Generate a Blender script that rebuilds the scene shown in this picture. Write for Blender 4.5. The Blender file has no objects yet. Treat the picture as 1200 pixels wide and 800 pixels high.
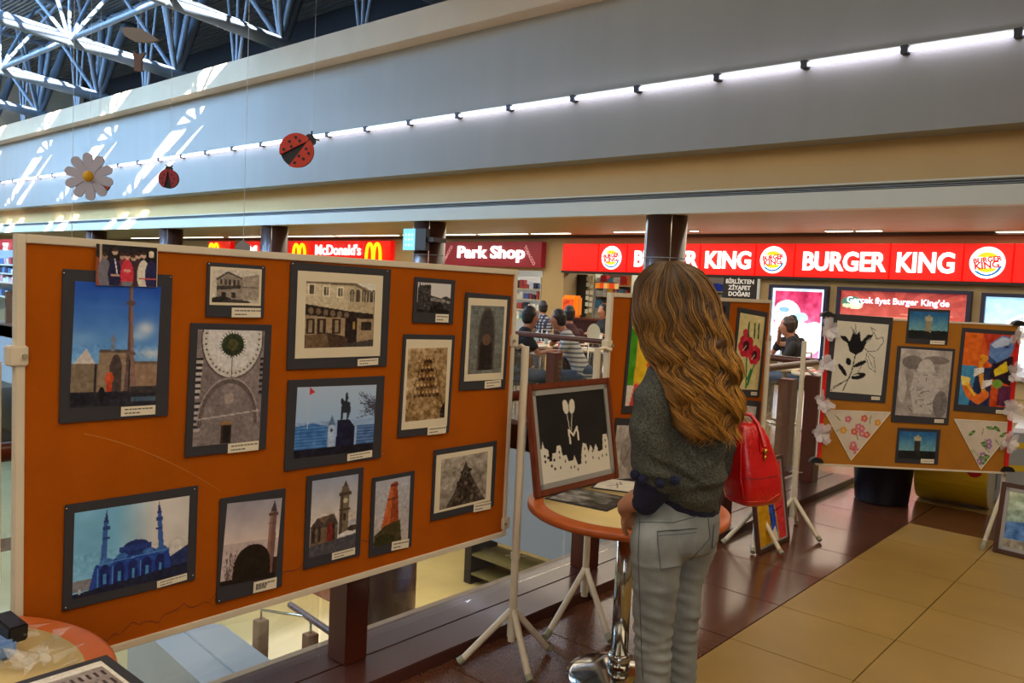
import bpy, bmesh, math, random
import numpy as np
from math import sin, cos, pi, radians, sqrt, atan2
from mathutils import Vector, Matrix
from mathutils.bvhtree import BVHTree

SC = bpy.context.scene
COL = SC.collection
random.seed(7); np.random.seed(7)

# ------------------------------------------------------------------ camera
EYE = Vector((0, 0, 1.6))
YAW, PITCH, ROLL = radians(41.1), radians(3.78), radians(2.69)
F0 = Vector((-sin(YAW), cos(YAW), 0)); R0 = Vector((cos(YAW), sin(YAW), 0)); U0 = Vector((0, 0, 1))
FW = F0 * cos(PITCH) - U0 * sin(PITCH); UP = F0 * sin(PITCH) + U0 * cos(PITCH)
RT = R0 * cos(ROLL) + UP * sin(ROLL); UU = -R0 * sin(ROLL) + UP * cos(ROLL)
cam_d = bpy.data.cameras.new('camera'); cam = bpy.data.objects.new('camera', cam_d); COL.objects.link(cam)
cam.matrix_world = Matrix(((RT.x, UU.x, -FW.x, 0), (RT.y, UU.y, -FW.y, 0), (RT.z, UU.z, -FW.z, 1.6), (0, 0, 0, 1)))
cam_d.sensor_width = 36; cam_d.lens = 36 * 950 / 1200; cam_d.clip_start = .05; cam_d.clip_end = 300
SC.camera = cam

# ------------------------------------------------------------------ world, lights, exposure
SC.view_settings.view_transform = 'Standard'; SC.view_settings.look = 'None'
SC.view_settings.gamma = 1; SC.view_settings.use_curve_mapping = False
SC.view_settings.exposure = 0.0
SC.cycles.use_denoising = True
SC.cycles.max_bounces = 7; SC.cycles.diffuse_bounces = 4; SC.cycles.glossy_bounces = 4
SC.cycles.transmission_bounces = 6; SC.cycles.transparent_max_bounces = 12
SC.cycles.sample_clamp_indirect = 6
SC.cycles.caustics_reflective = False; SC.cycles.caustics_refractive = False
world = bpy.data.worlds.new('sky'); SC.world = world; world.use_nodes = True
wb = world.node_tree.nodes['Background']; wb.inputs[0].default_value = (.30, .55, 1, 1); wb.inputs[1].default_value = 1.2
SUN_DIR = Vector((-1.9, 1.4, -1.0)).normalized()

def add_sun():
    d = bpy.data.lights.new('sun', 'SUN'); d.energy = 85; d.angle = radians(.5); d.color = (1, .97, .9)
    o = bpy.data.objects.new('sun', d); COL.objects.link(o); o.rotation_euler = SUN_DIR.to_track_quat('-Z', 'Y').to_euler()
add_sun()

def area(name, loc, sx, sy, energy, color, target=None):
    d = bpy.data.lights.new(name, 'AREA'); d.shape = 'RECTANGLE'; d.size = sx; d.size_y = sy; d.energy = energy; d.color = color
    o = bpy.data.objects.new(name, d); COL.objects.link(o); o.location = loc
    if target is not None: o.rotation_euler = (Vector(target) - Vector(loc)).to_track_quat('-Z', 'Y').to_euler()
    return o
area('skylight_glow', (-33, 3.5, 10.9), 26, 7, 15000, (.33, .60, 1.0), (-33, 9.5, 3))
area('atrium_fill', (-9, -4.5, 8.5), 16, 5, 820, (1, .96, .90), (-9, 12.5, 4.6))  # unseen fill lamp added over the void to brighten the far wall
area('walkway_light', (1.5, 1.5, 5.6), 5, 9, 330, (1, .86, .66))
area('walkway_cool_light', (3.5, -3.5, 3.0), 4, 2.2, 90, (.9, .93, 1.0), (-2, 3, 1))  # unseen cool area lamp behind the camera, no window built there
area('food_court_light', (-9, 10.5, 3.0), 14, 2.5, 260, (1, .84, .62))
area('food_court_light', (-20, 10.5, 3.0), 8, 2.5, 150, (1, .84, .62))
area('food_court_light', (-4, 14.8, 3.0), 14, 2.5, 240, (1, .86, .66))
area('food_court_light', (-16, 14.8, 3.0), 10, 2.5, 170, (1, .86, .66))
area('lower_light', (-10, 11, -1.75), 14, 5, 700, (1, .88, .66))
area('lower_void_light', (-16, 1, 2.0), 10, 6, 700, (.85, .92, 1.0))

# ------------------------------------------------------------------ helpers
def ray(px, py): return FW * 950 + RT * (px - 600) - UU * (py - 400)
def on(px, py, ax, v):
    d = ray(px, py); return EYE + d * ((v - EYE[ax]) / d[ax])
def dep(px, py, Z):
    d = ray(px, py); return EYE + d * (Z / d.dot(F0))

def lin(c):
    c = c / 255.0
    return c / 12.92 if c <= .04045 else ((c + .055) / 1.055) ** 2.4
def L3(r, g, b): return (lin(r), lin(g), lin(b), 1)

MATS = {}
def mat(name, rgb=(128, 128, 128), rough=.6, metal=0, vary=0, scale=8, bump=0, bscale=60, emit=0, coat=0, alpha=1, trans=0, stretch=(1, 1, 1), spec=None, sheen=0):
    if name in MATS: return MATS[name]
    m = bpy.data.materials.new(name); m.use_nodes = True; MATS[name] = m
    nt = m.node_tree; b = nt.nodes['Principled BSDF']; c = L3(*rgb)
    b.inputs['Base Color'].default_value = c; b.inputs['Roughness'].default_value = rough; b.inputs['Metallic'].default_value = metal
    if coat: b.inputs['Coat Weight'].default_value = coat; b.inputs['Coat Roughness'].default_value = .08
    if sheen: b.inputs['Sheen Weight'].default_value = sheen
    if spec is not None: b.inputs['Specular IOR Level'].default_value = spec
    if trans: b.inputs['Transmission Weight'].default_value = trans; b.inputs['IOR'].default_value = 1.45
    if alpha < 1: b.inputs['Alpha'].default_value = alpha
    if emit: b.inputs['Emission Color'].default_value = c; b.inputs['Emission Strength'].default_value = emit
    if vary or bump:
        tc = nt.nodes.new('ShaderNodeTexCoord'); mp = nt.nodes.new('ShaderNodeMapping'); mp.inputs['Scale'].default_value = stretch
        nt.links.new(tc.outputs['Object'], mp.inputs[0])
    if vary:
        n = nt.nodes.new('ShaderNodeTexNoise'); n.inputs['Scale'].default_value = scale; n.inputs['Detail'].default_value = 5
        nt.links.new(mp.outputs[0], n.inputs['Vector'])
        r = nt.nodes.new('ShaderNodeValToRGB'); r.color_ramp.elements[0].position = .3; r.color_ramp.elements[1].position = .7
        r.color_ramp.elements[0].color = (c[0] * (1 - vary), c[1] * (1 - vary), c[2] * (1 - vary), 1)
        r.color_ramp.elements[1].color = (min(1, c[0] * (1 + vary)), min(1, c[1] * (1 + vary)), min(1, c[2] * (1 + vary)), 1)
        nt.links.new(n.outputs['Fac'], r.inputs[0]); nt.links.new(r.outputs[0], b.inputs['Base Color'])
        if emit: nt.links.new(r.outputs[0], b.inputs['Emission Color'])
    if bump:
        n2 = nt.nodes.new('ShaderNodeTexNoise'); n2.inputs['Scale'].default_value = bscale; n2.inputs['Detail'].default_value = 3
        nt.links.new(mp.outputs[0], n2.inputs['Vector'])
        bp = nt.nodes.new('ShaderNodeBump'); bp.inputs['Strength'].default_value = bump; bp.inputs['Distance'].default_value = .01
        nt.links.new(n2.outputs['Fac'], bp.inputs['Height']); nt.links.new(bp.outputs[0], b.inputs['Normal'])
    return m

def cmat(name, rough=.4, emit=0, spec=.5, bump=0, sheen=0):
    """material whose colour comes from the mesh colour attribute"""
    if name in MATS: return MATS[name]
    m = bpy.data.materials.new(name); m.use_nodes = True; MATS[name] = m
    nt = m.node_tree; b = nt.nodes['Principled BSDF']
    a = nt.nodes.new('ShaderNodeVertexColor'); a.layer_name = 'Col'
    nt.links.new(a.outputs[0], b.inputs['Base Color']); b.inputs['Roughness'].default_value = rough
    b.inputs['Specular IOR Level'].default_value = spec
    if sheen: b.inputs['Sheen Weight'].default_value = sheen
    if emit: nt.links.new(a.outputs[0], b.inputs['Emission Color']); b.inputs['Emission Strength'].default_value = emit
    if bump:
        tc = nt.nodes.new('ShaderNodeTexCoord'); n2 = nt.nodes.new('ShaderNodeTexNoise'); n2.inputs['Scale'].default_value = 300
        nt.links.new(tc.outputs['Object'], n2.inputs['Vector']); bp = nt.nodes.new('ShaderNodeBump'); bp.inputs['Strength'].default_value = bump
        bp.inputs['Distance'].default_value = .002
        nt.links.new(n2.outputs['Fac'], bp.inputs['Height']); nt.links.new(bp.outputs[0], b.inputs['Normal'])
    return m

class MB:
    """collects shapes and links them as one mesh"""
    def __init__(s): s.v = []; s.f = []; s.sm = []
    def add(s, vs, fs, smooth=False):
        n = len(s.v); s.v += [tuple(p) for p in vs]; s.f += [tuple(i + n for i in f) for f in fs]; s.sm += [smooth] * len(fs); return s
    def box(s, a, b, M=None):
        (x0, y0, z0), (x1, y1, z1) = a, b
        vs = [Vector((x, y, z)) for z in (z0, z1) for y in (y0, y1) for x in (x0, x1)]
        if M is not None: vs = [M @ p for p in vs]
        return s.add(vs, [(0, 2, 3, 1), (4, 5, 7, 6), (0, 1, 5, 4), (2, 6, 7, 3), (0, 4, 6, 2), (1, 3, 7, 5)])
    def bbox(s, a, b, bev=.004, M=None):
        """bevelled box"""
        bm = bmesh.new(); bmesh.ops.create_cube(bm, size=1)
        a = Vector(a); b = Vector(b); c = (a + b) / 2; d = b - a
        for v in bm.verts: v.co = Vector((v.co.x * d.x, v.co.y * d.y, v.co.z * d.z)) + c
        bmesh.ops.bevel(bm, geom=bm.edges[:], offset=bev, segments=2, affect='EDGES')
        bm.verts.ensure_lookup_table()
        vs = [(M @ v.co if M is not None else v.co.copy()) for v in bm.verts]
        s.add(vs, [tuple(v.index for v in f.verts) for f in bm.faces], False); bm.free(); return s
    def tube(s, pts, r, seg=12, cap=True, smooth=True):
        pts = [Vector(p) for p in pts]; n = len(pts)
        rs = r if isinstance(r, (list, tuple)) else [r] * n
        t = (pts[1] - pts[0]).normalized(); ref = Vector((0, 0, 1)) if abs(t.z) < .9 else Vector((1, 0, 0))
        a = t.cross(ref).normalized(); vs = []; fs = []
        for i in range(n):
            t = (pts[min(i + 1, n - 1)] - pts[max(i - 1, 0)]).normalized()
            a = (a - t * a.dot(t)).normalized(); b = t.cross(a)
            for k in range(seg):
                w = 2 * pi * k / seg; vs.append(pts[i] + (a * cos(w) + b * sin(w)) * rs[i])
        for i in range(n - 1):
            for k in range(seg):
                k2 = (k + 1) % seg; fs.append((i * seg + k, i * seg + k2, (i + 1) * seg + k2, (i + 1) * seg + k))
        s.add(vs, fs, smooth)
        if cap: s.add(vs[:seg], [tuple(range(seg))[::-1]]); s.add(vs[-seg:], [tuple(range(seg))])
        return s
    def lathe(s, c, prof, seg=32, smooth=True):
        c = Vector(c); vs = []; fs = []
        for (r, z) in prof:
            for k in range(seg):
                w = 2 * pi * k / seg; vs.append(c + Vector((r * cos(w), r * sin(w), z)))
        for i in range(len(prof) - 1):
            for k in range(seg):
                k2 = (k + 1) % seg; fs.append((i * seg + k, i * seg + k2, (i + 1) * seg + k2, (i + 1) * seg + k))
        fs.append(tuple(range(seg))[::-1]); fs.append(tuple((len(prof) - 1) * seg + k for k in range(seg)))
        return s.add(vs, fs, smooth)
    def prism(s, pts, M, d):
        """2D outline extruded by d along local z, placed with M"""
        n = len(pts); vs = [M @ Vector((x, y, 0)) for x, y in pts] + [M @ Vector((x, y, d)) for x, y in pts]
        return s.add(vs, [tuple(range(n))[::-1], tuple(range(n, 2 * n))] + [(i, (i + 1) % n, n + (i + 1) % n, n + i) for i in range(n)])
    def ball(s, c, r, seg=12, rings=8):
        r = Vector(r) if not isinstance(r, (int, float)) else Vector((r, r, r)); c = Vector(c); vs = []; fs = []
        for i in range(rings + 1):
            p = pi * i / rings
            for k in range(seg):
                w = 2 * pi * k / seg; vs.append(c + Vector((r.x * sin(p) * cos(w), r.y * sin(p) * sin(w), r.z * cos(p))))
        for i in range(rings):
            for k in range(seg):
                k2 = (k + 1) % seg; fs.append((i * seg + k, (i + 1) * seg + k, (i + 1) * seg + k2, i * seg + k2))
        return s.add(vs, fs, True)
    def build(s, name, m, parent=None, **kw):
        me = bpy.data.meshes.new(name); me.from_pydata(s.v, [], s.f); me.polygons.foreach_set('use_smooth', s.sm); me.validate(); me.update()
        return link(name, me, m, parent, **kw)

ORD = ['first', 'second', 'third', 'fourth', 'fifth', 'sixth', 'seventh', 'eighth', 'ninth', 'tenth', 'eleventh', 'twelfth', 'thirteenth', 'fourteenth', 'fifteenth', 'sixteenth', 'seventeenth', 'eighteenth', 'nineteenth', 'twentieth']
def ordw(i): return ORD[i] if i < 20 else 'far'
def colour_word(c):
    r, g, b = c
    if max(c) < 70: return 'black'
    if max(c) - min(c) < 35: return 'white' if min(c) > 170 else 'grey'
    if b >= r and b >= g: return 'blue' if g < b * .85 else 'teal'
    if r > 180 and g > 110: return 'orange' if g < 165 else 'yellow'
    return 'red' if r > g * 1.3 else 'green'
def link(name, me, m, parent=None, **kw):
    o = bpy.data.objects.new(name, me); COL.objects.link(o)
    if m is not None:
        me.materials.clear(); me.materials.append(m)
    if parent is not None:
        o.parent = parent
        if parent.type == 'EMPTY': o.matrix_parent_inverse = parent.matrix_basis.inverted()
    for k, v in kw.items(): o[k] = v
    return o

def thing(name, loc, label, cat, group=None, rz=0):
    o = bpy.data.objects.new(name, None); COL.objects.link(o); o.location = loc; o.rotation_euler = (0, 0, rz)
    o.empty_display_size = .1; o['label'] = label; o['category'] = cat
    if group: o['group'] = group
    return o
def tag(o, label, cat, group=None):
    o['label'] = label; o['category'] = cat
    if group: o['group'] = group
    return o
TRIM = [0]
def struct(name, mb, m, parent=None):
    if name.startswith('trim_'): TRIM[0] += 1; name = 'trim_%d' % TRIM[0]
    return mb.build(name, m, parent, **({} if parent else {'kind': 'structure'}))

def kids(o): return [c for c in bpy.data.objects if c.parent == o]
def dup(o, dx=(0, 0, 0), label=None, parent=None, rz=None):
    """copy of a thing with copies of its parts and sub-parts"""
    c = o.copy(); COL.objects.link(c)
    if parent is None:
        c.location = Vector(o.location) + Vector(dx)
        if rz is not None: c.rotation_euler.z = rz
        if label: c['label'] = label
    else: c.parent = parent
    for k in kids(o): dup(k, parent=c)
    return c

def frame(o, ex, ey=None):
    """matrix with local x=ex, local y=ey, z=cross, origin o"""
    ex = Vector(ex).normalized(); ey = Vector(ey); ey = (ey - ex * ex.dot(ey)).normalized(); ez = ex.cross(ey)
    return Matrix(((ex.x, ey.x, ez.x, o[0]), (ex.y, ey.y, ez.y, o[1]), (ex.z, ey.z, ez.z, o[2]), (0, 0, 0, 1)))

def text_mesh(s, size, M, bold=0, depth=.02, align='CENTER', sx=1):
    cu = bpy.data.curves.new('lettering', 'FONT'); cu.body = s; cu.size = size; cu.offset = bold; cu.extrude = depth / 2
    cu.align_x = align; cu.align_y = 'CENTER'; cu.resolution_u = 3
    o = bpy.data.objects.new('lettering', cu); COL.objects.link(o)
    me = bpy.data.meshes.new_from_object(o.evaluated_get(bpy.context.evaluated_depsgraph_get()))
    bpy.data.objects.remove(o); bpy.data.curves.remove(cu)
    me.transform(M @ Matrix.Diagonal((sx, 1, 1, 1))); return me

# ------------------------------------------------------------------ painter: flat prints as colour attributes on a fine sheet
class Cv:
    def __init__(s, w, h, c=(128, 128, 128)):
        s.w = w; s.h = h; s.a = np.zeros((h, w, 3)); s.a[:] = c
        s.Y, s.X = np.mgrid[0:h, 0:w]; s.X = (s.X + .5) / w; s.Y = (s.Y + .5) / h
    def put(s, m, c):
        if callable(c): s.a[m] = c(s.X, s.Y)[m]
        else: s.a[m] = c
        return s
    def grad(s, c0, c1, y0=0, y1=1, m=None):
        t = np.clip((s.Y - y0) / (y1 - y0), 0, 1)[..., None]; g = np.array(c0) * (1 - t) + np.array(c1) * t
        m = (s.Y >= y0) & (s.Y <= y1) if m is None else m; s.a[m] = g[m]; return s
    def rect(s, x0, y0, x1, y1, c): return s.put((s.X >= x0) & (s.X <= x1) & (s.Y >= y0) & (s.Y <= y1), c)
    def ell(s, cx, cy, rx, ry, c, rot=0):
        dx = s.X - cx; dy = s.Y - cy; u = dx * cos(rot) + dy * sin(rot); v = -dx * sin(rot) + dy * cos(rot)
        return s.put((u / rx) ** 2 + (v / ry) ** 2 <= 1, c)
    def soft(s, cx, cy, rx, ry, c, a=1):
        g = (np.exp(-(((s.X - cx) / rx) ** 2 + ((s.Y - cy) / ry) ** 2) * 1.4) * a)[..., None]; s.a = s.a * (1 - g) + np.array(c) * g; return s
    def pm(s, pts):
        m = np.zeros(s.X.shape, bool); n = len(pts)
        for i in range(n):
            x0, y0 = pts[i]; x1, y1 = pts[(i + 1) % n]
            if y0 == y1: continue
            m ^= ((s.Y >= min(y0, y1)) & (s.Y < max(y0, y1)) & (s.X < x0 + (s.Y - y0) * (x1 - x0) / (y1 - y0)))
        return m
    def poly(s, pts, c): return s.put(s.pm(pts), c)
    def line(s, pts, w, c):
        r = s.h / s.w
        for (x0, y0), (x1, y1) in zip(pts[:-1], pts[1:]):
            dx = x1 - x0; dy = (y1 - y0) * r; L = dx * dx + dy * dy + 1e-9
            t = np.clip(((s.X - x0) * dx + (s.Y - y0) * r * dy) / L, 0, 1)
            d = np.hypot(s.X - x0 - t * dx, (s.Y - y0) * r - t * dy); s.put(d <= w / 2, c)
        return s
    def noise(s, amp, cell=6, m=None, seed=0, ax=1, ay=1):
        rg = np.random.RandomState(seed); n = np.zeros(s.X.shape); c = cell
        for o in range(3):
            gx = int(c * ax) + 2; gy = int(c * ay * s.h / s.w) + 2; g = rg.randn(gy + 1, gx + 1)
            u = s.X * (gx - 1); v = s.Y * (gy - 1); i = u.astype(int); j = v.astype(int); fu = u - i; fv = v - j
            n += (g[j, i] * (1 - fu) * (1 - fv) + g[j, i + 1] * fu * (1 - fv) + g[j + 1, i] * (1 - fu) * fv + g[j + 1, i + 1] * fu * fv) / (o + 1); c *= 2
        if m is None: m = np.ones(s.X.shape, bool)
        s.a[m] = np.clip(s.a[m] + amp * n[m][:, None], 0, 255); return s

def sheet(name, cv, tl, tr, bl, m, parent, nrm=0, curl=0):
    """print sheet: a fine grid from top-left, top-right, bottom-left corners; colour per vertex"""
    tl, tr, bl = Vector(tl), Vector(tr), Vector(bl); h, w = cv.h, cv.w
    u = np.linspace(0, 1, w); v = np.linspace(0, 1, h); V, U = np.meshgrid(v, u, indexing='ij')
    ex = np.array(tr - tl); ey = np.array(bl - tl); P = np.array(tl)[None, None] + U[..., None] * ex + V[..., None] * ey
    idx = np.arange(w * h).reshape(h, w)
    q = np.stack([idx[:-1, :-1], idx[1:, :-1], idx[1:, 1:], idx[:-1, 1:]], -1).reshape(-1, 4)
    me = bpy.data.meshes.new(name); me.vertices.add(w * h); me.vertices.foreach_set('co', P.reshape(-1))
    me.loops.add(q.size); me.loops.foreach_set('vertex_index', q.reshape(-1)); me.polygons.add(len(q))
    me.polygons.foreach_set('loop_start', np.arange(0, q.size, 4)); me.update(calc_edges=True)
    a = me.color_attributes.new('Col', 'FLOAT_COLOR', 'POINT'); c = np.clip(cv.a, 0, 255) / 255
    c = np.where(c <= .04045, c / 12.92, ((c + .055) / 1.055) ** 2.4)
    a.data.foreach_set('color', np.concatenate([c, np.ones((h, w, 1))], -1).reshape(-1))
    return link(name, me, m, parent)
# ------------------------------------------------------------------ materials of the setting
M_beige_tile = mat('beige polished tile', (158, 126, 64), .38, vary=.08, scale=3, spec=.3)
M_brown_tile = mat('red brown granite tile', (92, 54, 36), .20, vary=.35, scale=90, coat=.15)
M_granite = mat('dark brown granite ledge', (78, 44, 36), .28, vary=.35, scale=120, coat=.3)
M_grout = mat('dark grout', (52, 42, 30), .8)
M_grey = mat('grey painted plaster wall', (150, 147, 140), .75, vary=.03, scale=2, stretch=(1, 1, .1))
M_cream = mat('cream plaster', (196, 174, 144), .7, vary=.03, scale=2)
M_orange = mat('warm sand plaster', (200, 164, 108), .7, vary=.04, scale=1.5)
M_white = mat('white satin panel', (205, 205, 188), .5, vary=.02, scale=2)
M_soffit = mat('pinkish soffit board', (172, 160, 132), .55, vary=.05, scale=2)
M_dark = mat('roof void darkness', (22, 22, 26), .9, vary=.1)  # near-black wall colour stands in for the darkness behind the trusses
M_slab = mat('pale grey slab edge', (150, 158, 164), .5, vary=.04, scale=1.5)
M_lower = mat('lower beige floor', (166, 152, 108), .12, vary=.08, scale=1.2, coat=.3)
M_steel = mat('blue grey painted steel', (108, 120, 134), .45, metal=0, vary=.06, scale=3)
M_deck = mat('grey roof sheet', (116, 122, 126), .6, vary=.06, scale=1)
M_colwood = mat('dark brown column cladding', (52, 26, 20), .34, vary=.12, scale=6, stretch=(1, 1, .2), coat=.3)
M_wood = mat('dark red brown wood', (84, 36, 22), .3, vary=.2, scale=12, stretch=(1, 1, .15), coat=.2)
M_glass = mat('clear glass', (225, 235, 232), .02, trans=1)
M_glass.node_tree.nodes['Principled BSDF'].inputs['Alpha'].default_value = .12
M_tube = mat('fluorescent tube light', (226, 226, 255), .5, emit=9)
M_slot = mat('ceiling slot light', (255, 244, 215), .5, emit=6)
M_black = mat('black plastic', (18, 17, 18), .5, vary=.1)
M_chrome = mat('brushed chrome', (190, 188, 180), .12, metal=1, vary=.05)

# ------------------------------------------------------------------ floors
fl = struct('floor', MB().box((-2.72, -6, -.9), (9, 7.23, -.02)), M_grout)
def tile(x0, x1, y0, y1, m):
    MB().bbox((x0 + .0025, y0 + .0025, -.022), (x1 - .0025, y1 - .0025, 0), .0015).build('tile', m, fl)
T = .582
for j in range(-3, 5):
    y1 = 6.44 - (4 - j) * T - 0
for j in range(-11, 11):
    y0 = 4.695 + (j - 8) * T; y1 = y0 + T
    if y1 > 6.45 or y0 < .5: continue
    tile(-2.37, -1.63, y0, y1, M_brown_tile)
    for i in range(6):
        if y1 < 2.2 and i > 2: continue
        tile(-1.63 + i * .57, -1.63 + (i + 1) * .57, y0, y1, M_beige_tile)
for i in range(-1, 6):
    x0 = -1.63 + i * .57 if i >= 0 else -2.37
    tile(x0, -1.63 + (i + 1) * .57, 6.442, 7.226, M_brown_tile)
struct('floor_granite_walkway_near', MB().box((-2.37, -6, -.019), (9, .62, -.001)), M_brown_tile)
M_fc = mat('food court floor tile', (150, 126, 78), .15, vary=.08, scale=2)
struct('floor_food_court', MB().box((-45, 7.24, -1.47), (9, 21.5, -.004)), M_fc)
struct('trim_slab_edge', MB().box((-45, 7.2, -1.47), (-2.8, 7.238, -.002)), M_slab)
ledge = struct('trim_ledge', MB().bbox((-2.56, -3, -.5), (-2.37, 7.5, .05), .004).bbox((-2.76, -3, -.5), (-2.563, 7.5, .05), .004), M_granite)
struct('trim_ledge_far', MB().bbox((-6, 7.2, -.3), (-2.762, 7.5, .05), .004).bbox((-45, 7.2, -.3), (-6, 7.5, .05), .004), M_granite)
struct('trim_ledge_white', MB().box((-2.80, -3, -.5), (-2.761, 7.2, .045)), M_cream)
struct('floor_lower', MB().box((-45, -8, -4.8), (-2.7, 26, -4.5)), M_lower)
for x in (-20, -13.8, -10.6, -6.0):
    struct('trim_lower_floor_band', MB().box((x, -6, -4.5), (x + .9, 20, -4.492)), M_brown_tile)
struct('trim_lower_floor_band', MB().box((-45, 9.2, -4.5), (-2.8, 10.1, -4.49)), M_brown_tile)
struct('wall_lower_back', MB().box((-45, 19, -4.5), (-2.7, 19.2, -1.47)), M_cream)
struct('wall_under_walkway', MB().box((-2.9, -8, -4.5), (-2.74, 7.3, -.9)), M_cream)

# ------------------------------------------------------------------ atrium front wall, light cove, ceiling of the food court
YF = 12.6
struct('wall_far_upper', MB().box((-46, 12.3, 4.046), (10, 13.2, 7.0)), M_grey)
struct('wall_far_parapet', MB().box((-46, 11.88, 6.88), (10, 13.2, 7.47)), M_cream)
struct('wall_far_lower', MB().box((-46, 12.8, 3.3), (10, 13.1, 4.05)), M_orange)
struct('trim_soffit_edge', MB().box((-46, 12.6, 3.03), (10, 12.82, 3.30)).box((-46, 12.56, 3.385), (10, 12.8, 3.41)), M_white)
struct('trim_shadow_groove', MB().box((-46, 12.66, 3.3), (10, 12.8, 3.385)), mat('groove grey', (86, 88, 84), .6))
for z in (3.315, 3.345, 3.372):
    struct('trim_groove_fin', MB().box((-46, 12.60, z), (10, 12.68, z + .010)), M_slab)
struct('ceiling', MB().box((-46, 12.8, 3.04), (10, 21.5, 3.3)), M_soffit)
struct('ceiling_walkway', MB().box((-2.2, -8, 5.9), (9, 11.88, 6.1)), M_cream)
struct('wall_right', MB().box((8.9, -8, -.5), (9.1, 18, 12)), M_cream)
struct('wall_near', MB().box((-46, -8.2, -4.8), (9, -8, 12)), M_cream)
struct('wall_left', MB().box((-46.2, -8, -4.8), (-46, 20, 12)), M_cream)
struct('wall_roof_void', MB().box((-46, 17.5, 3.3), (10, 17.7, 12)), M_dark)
struct('trim_ceiling_groove', MB().box((-46, 16.95, 2.98), (10, 17.19, 3.035)), mat('dark groove', (62, 44, 34), .6))

# tube lights along the upper wall: joints measured in the photograph, further ones at the same pitch
jx = [.6, -.85, -2.26, -3.63, -5.05, -6.49, -8.02, -9.42, -11.02, -12.47, -14.01, -15.55]
while jx[-1] > -44: jx.append(jx[-1] - 1.5)
tl_g = 'tube lights in a row along the upper grey wall'
for a, b in zip(jx[:-1], jx[1:]):
    t = thing('tube_light', ((a + b) / 2, 12.25, 5.17), ('white tube light on the grey atrium wall, ' + ordw(jx.index(a) - 2) + ' from the right edge') if 2 <= jx.index(a) < 20 else 'white tube light far down the long row on the grey atrium wall', 'light', tl_g)
    MB().tube([(a - .06, 12.22, 5.17), (b + .06, 12.22, 5.17)], .032, 8).build('tube', M_tube, t)
    MB().box((b + .02, 12.24, 5.2), (a - .02, 12.3, 5.24)).build('batten', M_white, t)
    MB().box((a - .05, 12.17, 5.12), (a + .05, 12.299, 5.23)).build('holder', M_black, t)

# slot lights in the food court ceiling
for k, (x0, x1, y) in enumerate([(-18.6, -15.7, 16.2), (-15.5, -13.8, 16.2), (-13.6, -12.4, 16.2), (-10.9, -9.2, 16.0), (-8.9, -8.75, 16.0), (-6.1, -5.6, 16.4), (-5.5, -5.05, 16.4), (-3.2, -2.2, 16.9), (-24.9, -22.1, 16.2), (-21.9, -18.9, 16.2), (-28.6, -25.3, 16.2), (-32.6, -29.2, 16.2), (-37, -33.2, 16.2)]):
    t = thing('slot_light', ((x0 + x1) / 2, y, 3.04), 'slot light in the food court ceiling, ' + ['above the right half of the maroon sign', 'above the plain wall right of the maroon sign', 'above the left end of the long red sign', 'above the letters left of the near column', 'very short, just right of the near column', 'above the first letters of the right BURGER', 'above the last letters of the right BURGER', 'at the right edge of the picture', 'right above the sign with yellow arches', 'left of the blue square sign', 'left of the middle column', 'between the two far columns', 'at the far left above the board'][k], 'light', 'slot lights in the food court ceiling')
    MB().box((x0, y - .06, 3.012), (x1, y + .06, 3.035)).build('diffuser', M_slot, t)
    MB().box((x0 - .03, y - .09, 3.022), (x1 + .03, y + .09, 3.039)).build('frame', M_white, t)

# columns under the soffit edge
cols = [(781, 'dark brown round column behind the head of the girl'), (504, 'dark brown round column with the blue square sign on it'), (322, 'dark brown round column left of the red sign with yellow arches'),
        (201, 'dark brown round column above the small house photograph, left of the middle one'), (113, 'farthest dark brown round column, near the top left corner of the left board')]
for i, (px, lb) in enumerate(cols):
    x = -7.55 - 6.1 * i + (.0 if i else 0)
    x = on(px, 262, 1, 13.0).x
    t = thing('column', (x, 13.0, 0), lb, 'column', 'round columns along the food court')
    MB().lathe((x, 13.0, 0), [(.375, .0), (.375, 3.035)], 36).build('shaft', M_colwood, t)
    MB().lathe((x, 13.0, 0), [(.40, .0), (.40, .14), (.38, .15)], 36).build('base', M_chrome, t)
    for w in (-2.25, -.78):
        MB().box((x + .372 * cos(w) - .007, 13 + .372 * sin(w) - .007, .15), (x + .372 * cos(w) + .007, 13 + .372 * sin(w) + .007, 3.03)).build('joint_strip', M_chrome, t)
    MB().lathe((x, 13.0, 0), [(.378, 2.26), (.378, 2.275)], 36).build('joint_ring', M_steel, t)
t = thing('hanging_sign', on(486, 279, 1, 12.55), 'small light blue square sign mounted on a dark brown column', 'sign')
a = on(473, 268, 1, 12.5); b = on(486, 293, 1, 12.5)
MB().box((a.x, 12.5, b.z), (b.x + .35, 12.62, a.z)).build('box', M_black, t)
cv = Cv(26, 34, (110, 190, 215)); 
for yy in (.3, .5, .75):
    for xx in (.25, .5, .75): cv.rect(xx - .07, yy - .05, xx + .07, yy + .05, (190, 230, 240))
sheet('panel', cv, (a.x, 12.497, a.z), (b.x, 12.497, a.z), (a.x, 12.497, b.z), cmat('sign face', .4, emit=.7), t)
MB().box((b.x + .3, 12.55, (a.z + b.z) / 2 - .05), (b.x + .55, 12.95, (a.z + b.z) / 2 + .05)).build('bracket', M_black, t)

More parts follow.
